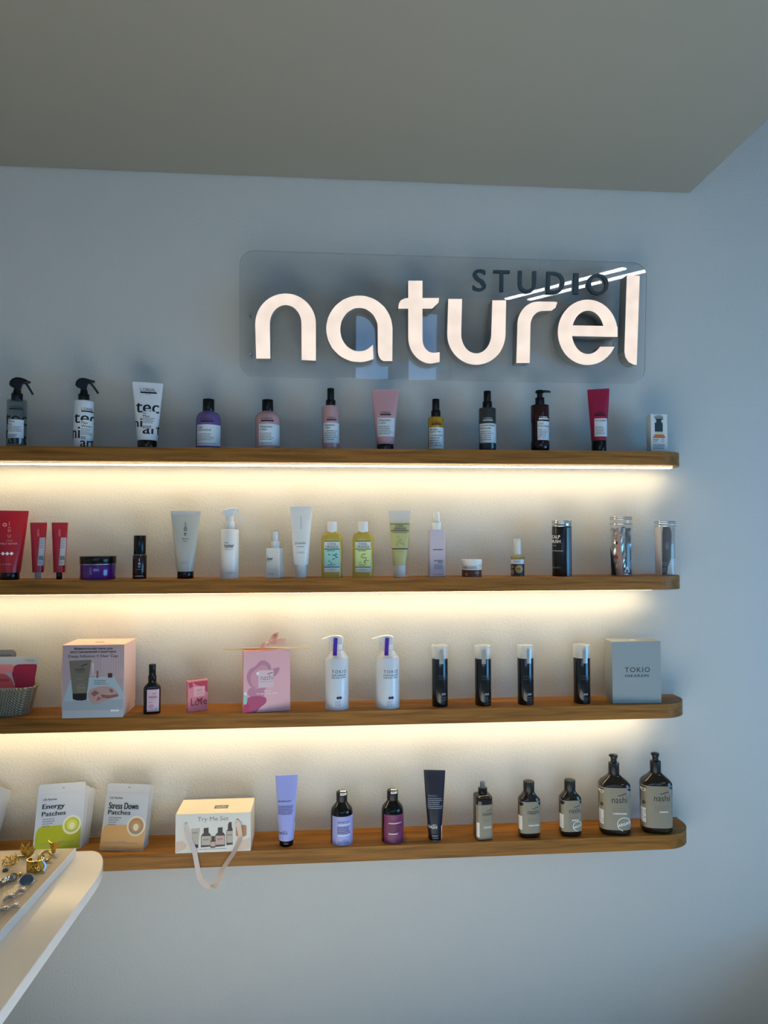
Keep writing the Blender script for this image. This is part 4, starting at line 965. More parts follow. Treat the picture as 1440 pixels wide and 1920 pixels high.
# pink box with stick and bow
PKB2 = mat('blush_carton', (222, 172, 178), .4); BLUSH_SIDE = mat('salmon_carton', (226, 150, 136), .4)
it = Item('gift_box', 'tall blush pink box with flower print, wooden stick and bow on top', 'box', 500.5, -.132, 3, rz=math.radians(10))
o, z = carton(it, 43.6, 1220, .046, PKB2)
a = 43.6*it.K; MB().box(-a - .0004, -a - .0001, .001, .045, .001, z - .001, BLUSH_SIDE).build('side_panel', it.o); MB().box(-a + .001, a - .001, .001, .045, z + .0001, z + .0004, BLUSH_SIDE).build('top_panel', it.o)
d = Dec(it, Flat(it)); PP = mat('printed_mauve_petal', (190, 128, 150), .4); PP2 = mat('printed_rose_petal', (206, 150, 164), .4); PP3 = mat('printed_plum_petal', (172, 74, 112), .4)
d.blob([(479, 1248), (486, 1240), (494, 1238), (502, 1242), (508, 1252), (506, 1276), (486, 1287), (474, 1288), (466, 1280), (463, 1266), (468, 1254)], PP, .0003); d.blob([(482, 1252), (492, 1246), (500, 1250), (503, 1262), (490, 1284), (476, 1286), (470, 1274), (472, 1262)], PP2, .0005)
d.blob([(497, 1286), (508, 1284), (498, 1291), (494, 1306), (484, 1310), (472, 1306), (464, 1298), (470, 1288), (482, 1290)], PP, .0004); d.blob([(458.5, 1334), (458, 1318), (466, 1306), (480, 1304), (494, 1306), (499, 1310), (498, 1318), (488, 1326), (478, 1335)], PP3, .0005)
d.poly([(457.6, 1336), (457.6, 1320), (462, 1312), (468, 1322), (466, 1336)], mat('printed_crimson', (176, 52, 96), .4), .0006); d.blob([(505, 1258), (522, 1252), (523, 1258), (518, 1266), (510, 1270)], PP, .0004)
d.rect(484.5, 512.5, 1256.5, 1289, mat('printed_pale_blush', (220, 190, 196), .4), .0007); d.text('nashi', 488.5, 512, 1265, 1275, INK_GREY, .0, .0009); d.text('ARGAN', 488.8, 511, 1276.6, 1279, INK_GREY, 0, .0009, 1.5); d.poly([(501, 1263.4), (511, 1260.4), (511, 1261.6), (501, 1264.6)], INK, .0009)
d.text('Beauty', 495, 508, 1294, 1297, WHITE_INK, .02); d.text('Fragrance Set', 482, 519, 1298.4, 1302, WHITE_INK, .02); d.disc(483, 1262, 2.2, 3.2, WHITE_INK, .0009); d.disc(460.6, 1310, 3.6, 9, mat('printed_mint', (150, 200, 186), .4), .0008); d.disc(460.6, 1299, 2.4, 4, WHITE_INK, .0008); d.build('printed_front')
bx = it; zt = Z_TOP[3] + .0002 + z
def P3(px, py, Y): return at(px, py, Y)
WOODY = wood_mat('pale_birch', (196, 176, 142), (226, 208, 176), .6)
Yb = -.115
st = thing('wooden_stick', 'thin pale wooden stick lying across top of the blush pink box', 'stick', (at(500, 1208, Yb).x, Yb, zt))
l_ = Matrix.Translation(-Vector(st.location))
A_, B_ = Vector((at(418, 1211, Yb).x, Yb + .004, zt + .0042)), Vector((at(581, 1204, Yb).x, Yb - .004, zt + .0056))
m_ = MB().sweep([l_ @ A_, l_ @ ((A_+B_)/2), l_ @ B_], .0034, WOODY, 10).build('stick', st)
BOW = mat('peach_satin_ribbon', (226, 168, 152), .35); BOWD = mat('brown_ribbon_print', (120, 62, 52), .5)
bw = thing('ribbon_bow', 'peach satin bow tied on the wooden stick above blush pink box', 'bow', (at(508, 1208, Yb).x, Yb, zt))
q = lambda px, py, dy=0: tuple(at(px, py, Yb + dy) - Vector(bw.location))
for tip, mid, wv, wd in (((518, 1187.5), (513, 1196), (.75, 0, .45), [.007, .013, .019, .021, .019, .014, .007]), ((535, 1202), (521, 1203), (.2, 0, 1), [.007, .012, .017, .019, .017, .013, .007]), ((489, 1212), (496, 1209), (.45, 0, .9), [.007, .010, .013, .014, .013, .010, .007])):
    kx, ky = 504, 1207
    path = [(kx, ky, -.014), ((kx + mid[0])/2, (ky + mid[1])/2, -.018), (mid[0], mid[1], -.022), (tip[0], tip[1], -.016), (mid[0] + 1, mid[1], -.009), ((kx + mid[0])/2, (ky + mid[1])/2, -.010), (kx, ky, -.011)]
    L = spline([p_ + (w_,) for p_, w_ in zip(path, wd)], 5)
    MB().ribbon([q(*p_[:3]) for p_ in L], wv, [p_[3] for p_ in L], .0006, BOW).build('loop', bw)
MB().loft([(-.006, .004, .006, 2), (-.003, .008, .009, 2), (.003, .008, .009, 2), (.006, .004, .006, 2)], BOW, 20).build('knot', bw).location = Vector(q(504, 1207, -.012))
mb = MB()
for px, py in ((515, 1200), (519, 1202), (523, 1199), (516, 1190), (520, 1191)): mb.box(q(px, py)[0] - .002, q(px, py)[0] + .002, q(px, py)[1] - .0264, q(px, py)[1] - .0258, q(px, py)[2] - .0006, q(px, py)[2] + .0006, BOWD)

# white pump bottles
TOK = mat('pearl_white_bottle', (206, 214, 224), .2, coat=.3); VIO = mat('violet_seal_strip', (78, 34, 160), .3); NAVYI = mat('deep_navy_ink', (38, 34, 66), .5)
for k, (px, tip, lab) in enumerate(((631.5, 603, 'white pump bottle with violet seal strip, nearer the blush pink box'), (726.8, 697, 'white pump bottle with violet seal strip, nearer the dark canisters'))):
    it = Item('pump_bottle', lab, 'bottle', px, -.094, 3, 'white pump bottles')
    b, s = it.part('bottle', [(1329.5, 20.5), (1327.5, 22.2), (1233, 22.4), (1230.5, 21), (1228.5, 18.5), (1222, 14), (1219, 12)], TOK)
    MB().loft(it.secs([(1331, 21), (1329.2, 21.6)]), NAVYI, 40).build('foot_ring', it.o)
    cyl(it, 'pump_collar', 1207, 1222, 10.5, WHITE2, .8)
    hd = [(tip, 1197.6), (tip + 6, 1195), (px - 14, 1192.4), (px - 2, 1190.6), (px + 6, 1191.4), (px + 11, 1194), (px + 12, 1198), (px + 11, 1208), (px - 10, 1208), (px - 14, 1202), (px - 19, 1198.6), (tip + 5, 1199)]
    prism_px(it, hd, .022, WHITE2, 'pump_head', None, .004)
    MB().loft([(it.z(1232), 22.6*it.K, 22.6*it.K, 2), (it.z(1228), 20*it.K, 20*it.K, 2), (it.z(1218), 15.5*it.K, 15.5*it.K, 2), (it.z(1206), 14*it.K, 13.5*it.K, 2, -.001, 0), (it.z(1198), 15*it.K, 13*it.K, 2, -.003, 0)], clear_mat('shrink_film', (235, 236, 238), .16, .2), 40, (False, False)).build('shrink_film', it.o)
    sx = px - 2 + 1.5*k
    MB().ribbon([((x - px)*it.K, -y*it.K, it.z(yy)) for x, y, yy in ((sx, 13.4, 1194), (sx - .4, 14, 1200), (sx - 1, 14.4, 1210), (sx - 1.4, 16, 1219), (sx - 1.6, 19.6, 1226))], (1, 0, 0), 7.4*it.K, .0006, VIO).build('seal_strip', it.o)
    d = Dec(it, Wrap(it, [(0, 22.3*it.K, 22.3*it.K, 2), (.2, 22.3*it.K, 22.3*it.K, 2)])); c = px - 9 + 2*k
    d.text('TOKIO', c, c + 26, 1252.6, 1258.4, NAVYI, .0, .0008, 1.25); d.text('INKARAMI', c, c + 25, 1260.4, 1263.6, NAVYI, .01, .0008, 1.2); d.text('HEAD SPA', c, c + 25, 1265, 1268.2, NAVYI, .01, .0008, 1.2)
    d.disc(c + 11, 1303.8, 2.6, 2.6, NAVYI, .0008); d.disc(c + 15.4, 1303.6, 2.7, 2.7, NAVYI, .0008); d.lines(c + 6, c + 18, 1309, 1320, 4, mat('pale_print', (150, 158, 172), .5)); d.build('print')
# four dark canisters with clear caps
CANB2 = mat('blue_black_canister', (16, 20, 26), .13, coat=.3)
for k, (px, hw, yb, yt, lab) in enumerate(((825, 15.6, 1326, 1209.4, 'dark canister with clear cap, nearest the white pump bottles'), (906, 15.8, 1325.3, 1209.2, 'dark canister with clear cap, second from the white pump bottles'), (985.8, 15.6, 1324.6, 1208.6, 'dark canister with clear cap, third from the white pump bottles'), (1091.5, 15.9, 1321.8, 1208, 'dark canister with clear cap, nearest the square grey box'))):
    it = Item('canister', lab, 'canister', px, -.096, 3, 'dark canisters with clear caps')
    b, s = cyl(it, 'canister_body', yt + 23.6, it.py0 + .5, hw - .6, CANB2, .8)
    cyl(it, 'pump_inside', yt + 12, yt + 24, 8, mat('grey_translucent', (150, 152, 154), .4), .6)
    MB().loft(rounded_secs(it, yt, yt + 24.4, hw, 1.0), FROST, 40).build('clear_cap', it.o)
    d = Dec(it, Wrap(it, [(0, (hw + .1)*it.K, (hw + .1)*it.K, 2), (.3, (hw + .1)*it.K, (hw + .1)*it.K, 2)])); sx = px + (3 if k in (0,) else 1.5 if k == 1 else 6.5)
    d.rect(sx - 3.8, sx + 3.8, yt + 6, yt + 33, mat('silver_seal_strip', (178, 176, 172), .3, .6), .0004)
    DI = mat('dim_grey_print', (72, 82, 92), .4); d.text('TOKIO', px - 3, px + 13, 1263, 1267.6, DI, 0, .0004, 1.2); d.text('INKARAMI', px - 3, px + 13, 1269.5, 1271.8, DI, 0, .0004, 1.2)
    d.disc(px + 5, 1298.4, 2, 2, mat('light_grey_print', (120, 128, 136), .4), .0006); d.disc(px + 8.6, 1298.4, 2, 2, MATS['light_grey_print'], .0006); d.lines(px + 2, px + 12, 1303, 1318, 5, DI); d.build('print')
# square grey box
GREYB = mat('grey_green_carton', (146, 154, 154), .4); GREYT_ = mat('pale_cream_carton', (214, 204, 184), .4)
it = Item('gift_box', 'square grey green box with dark lettering, at right end of third shelf', 'box', 1194.6, -.128, 3, rz=math.radians(-2.5))
o, z = carton(it, 46.4, 1203, .072, GREYB)
MB().box(-46.6*it.K, 46.6*it.K, -.0003, .0723, it.z(1205), z + .0003, GREYB, .0004).build('lid', it.o)
d = Dec(it, Flat(it)); d.text('TOKIO', 1172, 1219.6, 1251.2, 1260.2, INK, .0, .0006, 1.2); d.text('INKARAMI', 1172.6, 1217.4, 1264.6, 1269.4, INK, .01, .0006, 1.2); d.build('lettering')
MB().box(-.008, .008, .030, .040, z + .0004, z + .0007, mat('cream_sticker', (230, 226, 214), .4)).build('top_sticker', it.o)

# ------------------------------------------------------------------ lowest shelf
def leaning_pouch(px, Y, wt, wb, ytop, rz, lean, lab, front, group, roll=0, thick=.007):
    it = Item('patch_pouch', lab, 'pouch', px, Y, 4, group, rz=math.radians(rz), lean=math.radians(-lean), roll=math.radians(roll))
    p = Pouch(it, wt*it.K, wb*it.K, it.z(ytop), .0065, thick, POUCH_W)
    if front: front(it, p)
    return it
def pouch_front(t1, t2, col, ringcol, x0, yb, k=1.0, rise=0):
    def f(it, p):
        d = Dec(it, Flat(it, p.yf)); W = 36.0
        X = lambda u: it.px + (u - .5)*2*(39.6 if k < 1.01 else 40.8); Yy = lambda v: 1470 + v*125
        d.poly([(X(.0), 1594), (X(.005), Yy(.735)), (X(.06), Yy(.665)), (X(.12), Yy(.645)), (X(.99), Yy(.645)), (X(1.0), 1594)], col, .0004)
        tx = 54*k if len(t1) > 8 else 38*k
        d.text('Life Patches', X(.10), X(.40), Yy(.255), Yy(.285), INK, .01); d.text(t1, X(.10), X(.10) + tx, Yy(.335), Yy(.425), INK, .03); d.text(t2, X(.10), X(.62), Yy(.44), Yy(.505), INK, .03)
        for q in range(4): d.lines(X(.13), X(.43 - .04*q), Yy(.535 + .032*q), Yy(.558 + .032*q), 1, INK_GREY, .0006, .6, .2)
        d.disc(X(.78), Yy(.655), 16.6*k, 17*k, mat('printed_ivory_ring', (220, 214, 196), .4), .0006); d.disc(X(.78), Yy(.655), 13.6*k, 14*k, ringcol, .0009); d.ring(X(.78), Yy(.655), 10.5*k, 11.6*k, INK_GREY, .0012); d.disc(X(.78), Yy(.67), 5*k, 6*k, mat('printed_ivory', (226, 216, 190), .4), .0012)
        d.rect(X(.08), X(.86), 1581, 1581.8, INK_GREY, .0006); d.lines(X(.4), X(.66), 1578.6, 1580, 1, INK_GREY, .0006)
        d.rect(X(.02), X(.98), 1494, 1495, mat('seam_grey', (176, 182, 190), .4), .0004); d.disc(it.px + 2, 1485, 2.6, .8, INK_GREY, .0004)
        d.build('printed_front')
    return f
LIME = mat('printed_lime', (164, 168, 14), .35); LIME2 = mat('printed_yellow_green', (206, 208, 60), .35); TANP = mat('printed_tan_gold', (204, 160, 104), .35); TANP2 = mat('printed_light_tan', (190, 146, 92), .35)
# stack of pouches cut by the left frame edge
for k, px in enumerate((-65, -60, -54.5, -49)):
    leaning_pouch(px, -.112 + .021*k, 41 + 1.2*k, 39, 1481 + 1.2*k, -4, 13, 'white pouch at left frame edge, %s in its row' % ('foremost', 'second from the front', 'third from the front', 'rearmost')[k], None, 'white pouches at the left edge', 7, .006)
# lime pouches
for k, (px, yt, off) in enumerate(((106.5, 1470, 0), (112, 1474, 1), (118, 1476, 2), (123, 1477, 3))):
    leaning_pouch(px, (-.108, -.083, -.067, -.054)[k], 41.5 if k == 0 else 39.5, 42 if k == 0 else 40.5, yt + 7, (24, 12, 8, 5)[k], 11, ('white and lime green pouch with bold black lettering, foremost of its row', 'white pouch directly behind the lime green lettered pouch', 'third pouch back behind the lime green lettered pouch', 'rearmost pouch behind the lime green lettered pouch')[k],
                  pouch_front('Energy', 'Patches', LIME, LIME2, 0, 0) if k == 0 else None, 'lime green pouches', 5)
for k, (px, yt) in enumerate(((227.5, 1470.5), (233, 1470.5), (236.5, 1471))):
    leaning_pouch(px, -.113 + .021*k, 40.3, 41.2, yt + 8.5, -4, 13, ('white and tan pouch with bold black lettering, foremost of its row', 'white pouch directly behind the tan lettered pouch', 'rearmost pouch behind the tan lettered pouch')[k],
                  pouch_front('Stress Down', 'Patches', TANP, TANP2, 0, 0, 1.03) if k == 0 else None, 'tan pouches', 2)
# cream set box with ribbon handle
IVORY = mat('ivory_carton', (234, 226, 206), .4); IVF = mat('ivory_front_print', (214, 212, 206), .4)
it = Item('gift_box', 'ivory set box with ribbon handle hanging over the lowest shelf', 'box', 399.5, -.1465, 4, rz=0)
o, z = carton(it, 69.6, 1525, .128, IVORY)
d = Dec(it, Flat(it)); d.rect(330.6, 468.4, 1526, 1597.6, IVF, .0003); d.text('Try Me Set', 370.5, 428, 1531, 1541.6, mat('grey_brown_ink', (128, 120, 110), .5), .0, .0006)
DB = mat('printed_dark_bottle', (44, 34, 32), .4); LB = mat('printed_greige', (176, 166, 154), .4); LB2 = mat('printed_pink_greige', (184, 158, 150), .4)
d.poly([(358.5, 1552.5), (375.5, 1551.5), (372.5, 1582), (362, 1582)], LB, .0006); d.rect(362.4, 372.4, 1582, 1588.6, DB, .0006)
for x0, lb in ((377, LB), (403, LB2)):
    d.poly([(x0, 1588), (x0, 1567), (x0 + 3, 1562.5), (x0 + 5, 1561.6), (x0 + 5, 1552), (x0 + 14, 1551.4), (x0 + 14, 1561), (x0 + 16, 1562), (x0 + 18.6, 1566), (x0 + 18.6, 1587)], DB, .0007); d.rect(x0 + 1, x0 + 17.8, 1567, 1584, lb, .0009); d.text('nashi', x0 + 4, x0 + 14.5, 1571, 1575, DB, .0, .0011)
d.poly([(394.5, 1589.6), (394.5, 1577), (396.4, 1575), (396.4, 1567.6), (402.4, 1567.4), (402.4, 1575), (404, 1577), (404, 1589)], DB, .001); d.rect(395, 403.6, 1578, 1586.6, LB2, .0012)
d.poly([(424, 1585.6), (424, 1559), (426.5, 1556), (427, 1546), (429, 1542.4), (433.4, 1542), (434, 1551), (435.6, 1556), (436, 1584.6)], DB, .0007); d.rect(425, 435.6, 1559, 1581, LB, .0009); d.text('nashi', 426, 434.4, 1564, 1567.6, DB, 0, .0011)
d.poly(rr(441.5, 461.4, 1548.5, 1570, 4), mat('printed_copper', (176, 122, 84), .4), .0006); d.text('nashi', 361, 371, 1558, 1561.6, DB, 0, .0008); d.lines(374, 425, 1590.6, 1592.2, 1, INK_GREY, .0006, .8, 0)
d.poly([(330.8, 1576), (342, 1574), (352, 1582), (348, 1590), (330.8, 1597)], mat('printed_cloth_beige', (206, 184, 168), .4), .0005); d.poly([(440, 1590), (452, 1578), (468, 1572), (468, 1594), (444, 1597)], MATS['printed_cloth_beige'], .0005); d.build('printed_front')
mb = MB(); mb.box(-.004, .040, .040, .066, z + .0002, z + .0006, TAUPE); vs, fs = text_mesh('nashi', .02)
mb.add([(.002 + .032*u, .045 + .015*v, z + .0008) for u, v in vs], fs, WHITE_INK); mb.build('top_print', it.o)
RIB = mat('cream_pink_satin_ribbon', (220, 196, 180), .35)
Yr = it.Y
def rp(px, py, dy): 
    v = Matrix.Rotation(-it.rz, 4, 'Z') @ (at(px, py, Yr + dy) - it.P); return tuple(v)
path = spline([(349.5, 1539.5, .003), (349.4, 1545, -.003), (351, 1556, -.004), (356, 1575, -.006), (364, 1595, -.010), (369, 1620, -.012), (373.5, 1642, -.013), (381, 1655, -.015), (393, 1662.5, -.016), (404, 1660, -.016), (410.5, 1650, -.014), (415, 1635, -.013), (427, 1615, -.012), (439, 1597, -.010), (447, 1580, -.007), (450.6, 1567, -.005), (447.5, 1548, -.004), (445.6, 1538, -.003), (445.4, 1534, .003)], 5)
pts = [rp(*p) for p in path]; n = len(pts)
MB().ribbon(pts, [(1, .75*math.sin(2.2*PI*k/n), .15) for k in range(n)], [.016 if 8 < k < n - 8 else .008 for k in range(n)], .0007, RIB).build('ribbon_handle', it.o)
# lavender tube
LAV = mat('lavender_tube', (150, 158, 220), .35)
it = Item('hair_tube', 'lavender squeeze tube with black cap standing upright on lowest shelf', 'tube', 537, -.108, 4)
b, s = tube_item(it, (1453, 20.8), (1572, 13.8), LAV, BLACK, (1571.5, None, 13))
d = Dec(it, Wrap(it, s)); d.text('BLONDY.JOY', 522, 546, 1498.4, 1502, INK, .01); d.lines(522, 551, 1507, 1524, 6, mat('violet_grey_ink', (90, 92, 140), .5), .0007, .6, .15); d.text('NASHI', 523.4, 538.4, 1555, 1559.6, INK, .0); d.rect(530, 537, 1553.2, 1553.8, INK); d.rect(551, 552.6, 1541, 1574, WHITE_INK, .0004); d.build('print')
# black bottles with coloured labels
PERI = mat('periwinkle_label', (152, 158, 214), .45); MAGL = mat('magenta_label', (118, 50, 92), .45)
for px, hw, yt, yb, lm, im, x0, lab, tx in ((640.8, 20.8, 1482, 1583.6, PERI, INK, 623.4, 'black shouldered bottle with periwinkle label and sticker on its cap', 'BLONDY JOY'), (736, 20.8, 1479, 1580.4, MAGL, mat('dark_plum_ink', (40, 12, 34), .5), 720.6, 'black shouldered bottle with magenta label and sticker on its cap', 'COLOR JOY')):
    it = Item('shampoo_bottle', lab, 'bottle', px, -.100, 4, 'black bottles with coloured labels')
    b, s = it.part('bottle', [(yb - 1, 18.6), (yb - 4, 20.6), (yt + 42, 20.6), (yt + 36, 20.2), (yt + 31, 18.4), (yt + 24.5, 13), (yt + 20, 10), (yt + 18.6, 9)], mat('gloss_black_bottle', (14, 13, 15), .1))
    cyl(it, 'cap', yt + 1.4, yt + 20, 10.3, BLACK_SOFT, 2)
    w_ = Wrap(it, s); d = Dec(it, w_); d.rect(x0, px + 20.4, yt + 42, yb - 6.4, lm, .0004)
    d.text(tx, px - 7, px + 14, yt + 50.5, yt + 54.4, im, .01); d.rect(px - 7, px + 16, yt + 56.4, yt + 57.4, WHITE_INK, .0007); d.lines(px - 8, px + 16, yt + 60, yt + 74, 5, im, .0007, .5, .2); d.lines(px - 7, px + 16, yt + 75, yt + 78, 1, WHITE_INK); d.text('NASHI', px - 7, px + 11, yb - 15, yb - 10, im, .0); d.rect(px + 1, px + 9, yb - 17, yb - 16.4, im, .0007); d.build()
    mb = MB(); a = it.K; mb.add([((-3)*a, -.011, it.z(yt + 1.2) + .0008), (8*a, -.011, it.z(yt + 1.2) + .0008), (8*a, .004, it.z(yt + 1.2) + .0008), (-3*a, .004, it.z(yt + 1.2) + .0008)], [[0, 1, 2, 3]], WHITE_PAPER)
    dd = Dec(it, Wrap(it, [(0, 10.5*a, 10.5*a, 2), (.3, 10.5*a, 10.5*a, 2)]), mb); dd.rect(px - 3, px + 8.6, yt + 1.8, yt + 6, WHITE_PAPER, .0004); dd.lines(px - 1, px + 7, yt + 2.4, yt + 5, 1, INK_GREY, .0007); dd.build('cap_sticker', None, 'white sticker over the cap')
# navy tube
NAVT = mat('navy_tube', (16, 22, 44), .35)
it = Item('hair_tube', 'black navy squeeze tube beside magenta labelled bottle on lowest shelf', 'tube', 815.2, -.104, 4)
b, s = tube_item(it, (1443.8, 20.2), (1558, 12.9), NAVT, BLACK_SOFT, (1557, None, 12.2))
d = Dec(it, Wrap(it, s)); GB = mat('grey_blue_print', (130, 138, 156), .5); d.text('MIDNIGHT', 803, 820, 1488.4, 1491.4, GB); d.lines(802.6, 830, 1493, 1514, 6, GB, .0007, .45, .3); d.text('NASHI', 804, 819.4, 1543, 1549, WHITE_INK, .0); d.rect(811, 818, 1541.4, 1542, WHITE_INK)
d.rect(827, 829.6, 1545, 1574, WHITE_PAPER, .0005); d.lines(811, 822, 1560, 1573, 3, GB); d.build('print')
# tan spray bottle
DKGL = mat('dark_amber_bottle', (30, 22, 18), .1, coat=.2); TAN = mat('tan_label', (136, 128, 110), .45); SILI = mat('white_fine_print', (216, 214, 206), .5)
def nashi(d, x0, x1, y0, k=1.0):
    """the word mark with its slanting stroke and spaced line below"""
    w_ = x1 - x0
    d.text('nashi', x0, x1, y0, y0 + .42*w_, INK, .0); d.text('ARGAN', x0 + .1*w_, x1, y0 + .5*w_, y0 + .58*w_, INK_GREY, .01, .0008, 1.6)
    d.poly([(x0 + .4*w_, y0 - .06*w_), (x0 + .95*w_, y0 - .24*w_), (x0 + .95*w_, y0 - .18*w_), (x0 + .42*w_, y0 - .02*w_)], INK, .0007)
    d.lines(x0 + .05*w_, x1, y0 + .72*w_, y0 + 1.06*w_, 3, mat('taupe_fine_print', (120, 112, 96), .5), .0007, .4, .2)
it = Item('spray_bottle', 'tan labelled square spray bottle with small clear cap on lowest shelf', 'spray bottle', 905.4, -.106, 4, rz=math.radians(6))
b, s = it.part('bottle', [(1572.6, 14.6), (1570.6, 15.8), (1498, 15.8), (1492, 15.8), (1489.5, 15), (1487.4, 12), (1486.6, 9)], DKGL, 4.5)
cyl(it, 'collar', 1476.5, 1494, 8.6, BLACK, .8); cyl(it, 'sprayer', 1465, 1477.5, 4.8, mat('dark_grey_sprayer', (46, 46, 48), .4), .6); MB().loft(it.secs([(1477, 6.2), (1463, 5.6), (1461.4, 4.6)]), CLEAR, 28).build('clear_cap', it.o)
d = Dec(it, Wrap(it, s)); d.rect(889.8, 921.4, 1503.6, 1567.6, TAN, .0004); nashi(d, 900, 918, 1516); d.lines(902, 918, 1543, 1547.6, 2, SILI); d.rect(890.2, 894, 1536, 1563, WHITE_PAPER, .0007); d.build()
# two tan bottles
for px, yt, yb, x0, stamp, lab in ((992.2, 1463.4, 1567, 985.6, False, 'tan labelled bottle with black cap beside the square spray bottle'), (1069.3, 1461, 1563.8, 1062.6, True, 'tan labelled bottle with black cap and round white stamp')):
    it = Item('shampoo_bottle', lab, 'bottle', px, -.108, 4, 'tan labelled small bottles', rz=math.radians(4) - .35*math.atan2(px/1000 - .6, 2.4))
    b, s = it.part('bottle', [(yb - 1, 18, .72), (yb - 3.6, 20, .72), (yt + 37, 20, .72), (yt + 32, 19, .74), (yt + 27, 14.6, .8), (yt + 22, 10.6, .95), (yt + 20, 9.6, 1)], DKGL, 3.2)
    cyl(it, 'cap', yt + .6, yt + 20.6, 10.2, BLACK_SOFT, 1.6)
    d = Dec(it, Wrap(it, s)); d.rect(px - 19.6, px + 19.8, yt + 35, yb - 10, TAN, .0004); nashi(d, x0, x0 + 21.4, yt + 49)
    d.text('CONDITIONER' if not stamp else 'SHAMPOO', x0 + 1 if not stamp else x0 + 5, x0 + 22 if not stamp else x0 + 18, yt + (77.4 if not stamp else 70), yt + (80 if not stamp else 72.8), WHITE_INK, .03)
    d.rect(px - 20, px - 16.4, yb - 42, yb - 16, WHITE_PAPER, .0007)
    if stamp: d.ring(x0 + 16, yb - 20, 8.2, 9.2, WHITE_INK, .0008, 28, 1, 90, 350); d.text('ARGAN', x0 + 7, x0 + 25.4, yb - 19.6, yb - 15.6, WHITE_INK, .03, .0009, 1.1, 5)
    d.build()
# two tan pump bottles
for px, yt, yb, dx, stamp, lab in ((1152.4, 1412.6, 1561.6, 0, True, 'large tan labelled pump bottle with round white stamp on lowest shelf'), (1230.6, 1409.4, 1558.2, 0, False, 'large tan labelled pump bottle without stamp, at right end of lowest shelf')):
    it = Item('pump_bottle', lab, 'bottle', px, -.104, 4, 'large tan pump bottles', rz=-.16)
    b, s = it.part('bottle', [(yb - 1, 24, .7), (yb - 5, 27.4, .7), (yt + 61, 28.4, .7), (yt + 55, 27.8, .7), (yt + 50, 24, .72), (yt + 42, 14, .8), (yt + 38, 10, 1)], DKGL, 3.4)
    cyl(it, 'collar', yt + 16.5, yt + 38.6, 9.8, BLACK_SOFT, 1.6); cyl(it, 'pump_stem', yt + 8, yt + 17.5, 5.4, BLACK_SOFT, .4)
    h_ = MB(); K = it.K
    h_.loft([(it.z(yt + 9), 5.6*K, 5.6*K, 2.4), (it.z(yt + 6), 6.8*K, 6.4*K, 2.6), (it.z(yt + 3.2), 7*K, 6.6*K, 2.6), (it.z(yt + 2), 6.4*K, 6*K, 2.6)], BLACK_SOFT, 24).build('pump_head', it.o)
    MB().sweep([(0, 0, it.z(yt + 4.4)), (-5*K, -.008, it.z(yt + 3.2)), (-8.6*K, -.014, it.z(yt + 1.4)), (-10.4*K, -.018, it.z(yt + .4))], [.0060, .0054, .0042, .0026], BLACK_SOFT, 12, False, .7).build('spout', it.o)
    d = Dec(it, Wrap(it, s)); d.rect(px - 28, px + 28, yt + 58, yb - 13, TAN, .0004); nashi(d, px - 9, px + 19, yt + 74)
    d.text('CONDITIONER' if stamp else 'SHAMPOO', px - 7 if stamp else px + 1, px + 18 if stamp else px + 16, yt + 104, yt + 107, WHITE_INK, .03)
    d.ring(px - 26, yt + 66, 2, 3.2, SILI, .0008, 14); d.rect(px - 28, px - 23, yb - 49, yb - 22, WHITE_PAPER, .0007); d.lines(px - 27.4, px - 23.6, yb - 46, yb - 25, 5, INK, .0009, .5, 0)
    d.text('To', px + 10, px + 17, yt + 60, yt + 63.6, mat('pink_print', (196, 110, 130), .5)); d.disc(px + 21, yt + 68, 1.6, 2, mat('sky_print', (100, 160, 200), .5)); d.disc(px + 18, yt + 63, 1.6, 1.6, mat('pink_print', (196, 110, 130), .5))
    if stamp: d.ring(px + 13, yb - 24, 11.6, 12.7, WHITE_INK, .0008, 30, 1, 100, 380); d.text('ARGAN', px + 2, px + 24, yb - 24, yb - 18.6, WHITE_INK, .03, .0009, 1.1, 6)
    d.build()

# ------------------------------------------------------------------ white table with the tray of jewellery
TZ = CAM_Z - .90
TABLE = mat('white_gloss_table', (214, 212, 210), .2)
e1, e2 = at_z(187.5, 1638, TZ), at_z(72, 1798, TZ)
far = at_z(150, 1595.5, TZ)
xr = at_z(180, 1649, TZ).x; xl = xr - .62; yf = far.y; yn = -1.75
tb = thing('table', 'white glossy table with rounded far corner at lower left', 'table', ((xl + xr)/2, (yf + yn)/2, 0), 0)
sl = (e1.x - e2.x)/(e1.y - e2.y)
RX, R = .072, yf - at_z(180, 1649, TZ).y; o_ = Vector(tb.location); cx_ = xr - RX
pl = [(xr + sl*(yn - e1.y), yn)] + [(cx_ + RX*math.cos(t), yf - R + R*math.sin(t)) for t in [PI/2*k/14 for k in range(15)]] + [(xl + R - R*math.sin(t), yf - R + R*math.cos(t)) for t in [PI/2*k/14 for k in range(15)]] + [(xl, yn)]
bm = bmesh.new(); lo = [bm.verts.new((x - o_.x, y - o_.y, TZ - .030)) for x, y in pl]; hi = [bm.verts.new((x - o_.x, y - o_.y, TZ)) for x, y in pl]; n = len(pl)
bm.faces.new(lo); bm.faces.new(hi)
for i in range(n): bm.faces.new((lo[i], lo[(i+1) % n], hi[(i+1) % n], hi[i]))
bmesh.ops.recalc_face_normals(bm, faces=bm.faces[:])
es = [e for e in bm.edges if abs(e.verts[0].co.z - e.verts[1].co.z) < 1e-6]
bmesh.ops.bevel(bm, geom=es, offset=.002, segments=2, affect='EDGES', profile=.5)
MB().add_bm(bm, TABLE).build('table_top', tb)
MB().box(-.22, -.02, -.45, .40, 0, TZ - .0302, TABLE, .004).build('pedestal', tb)
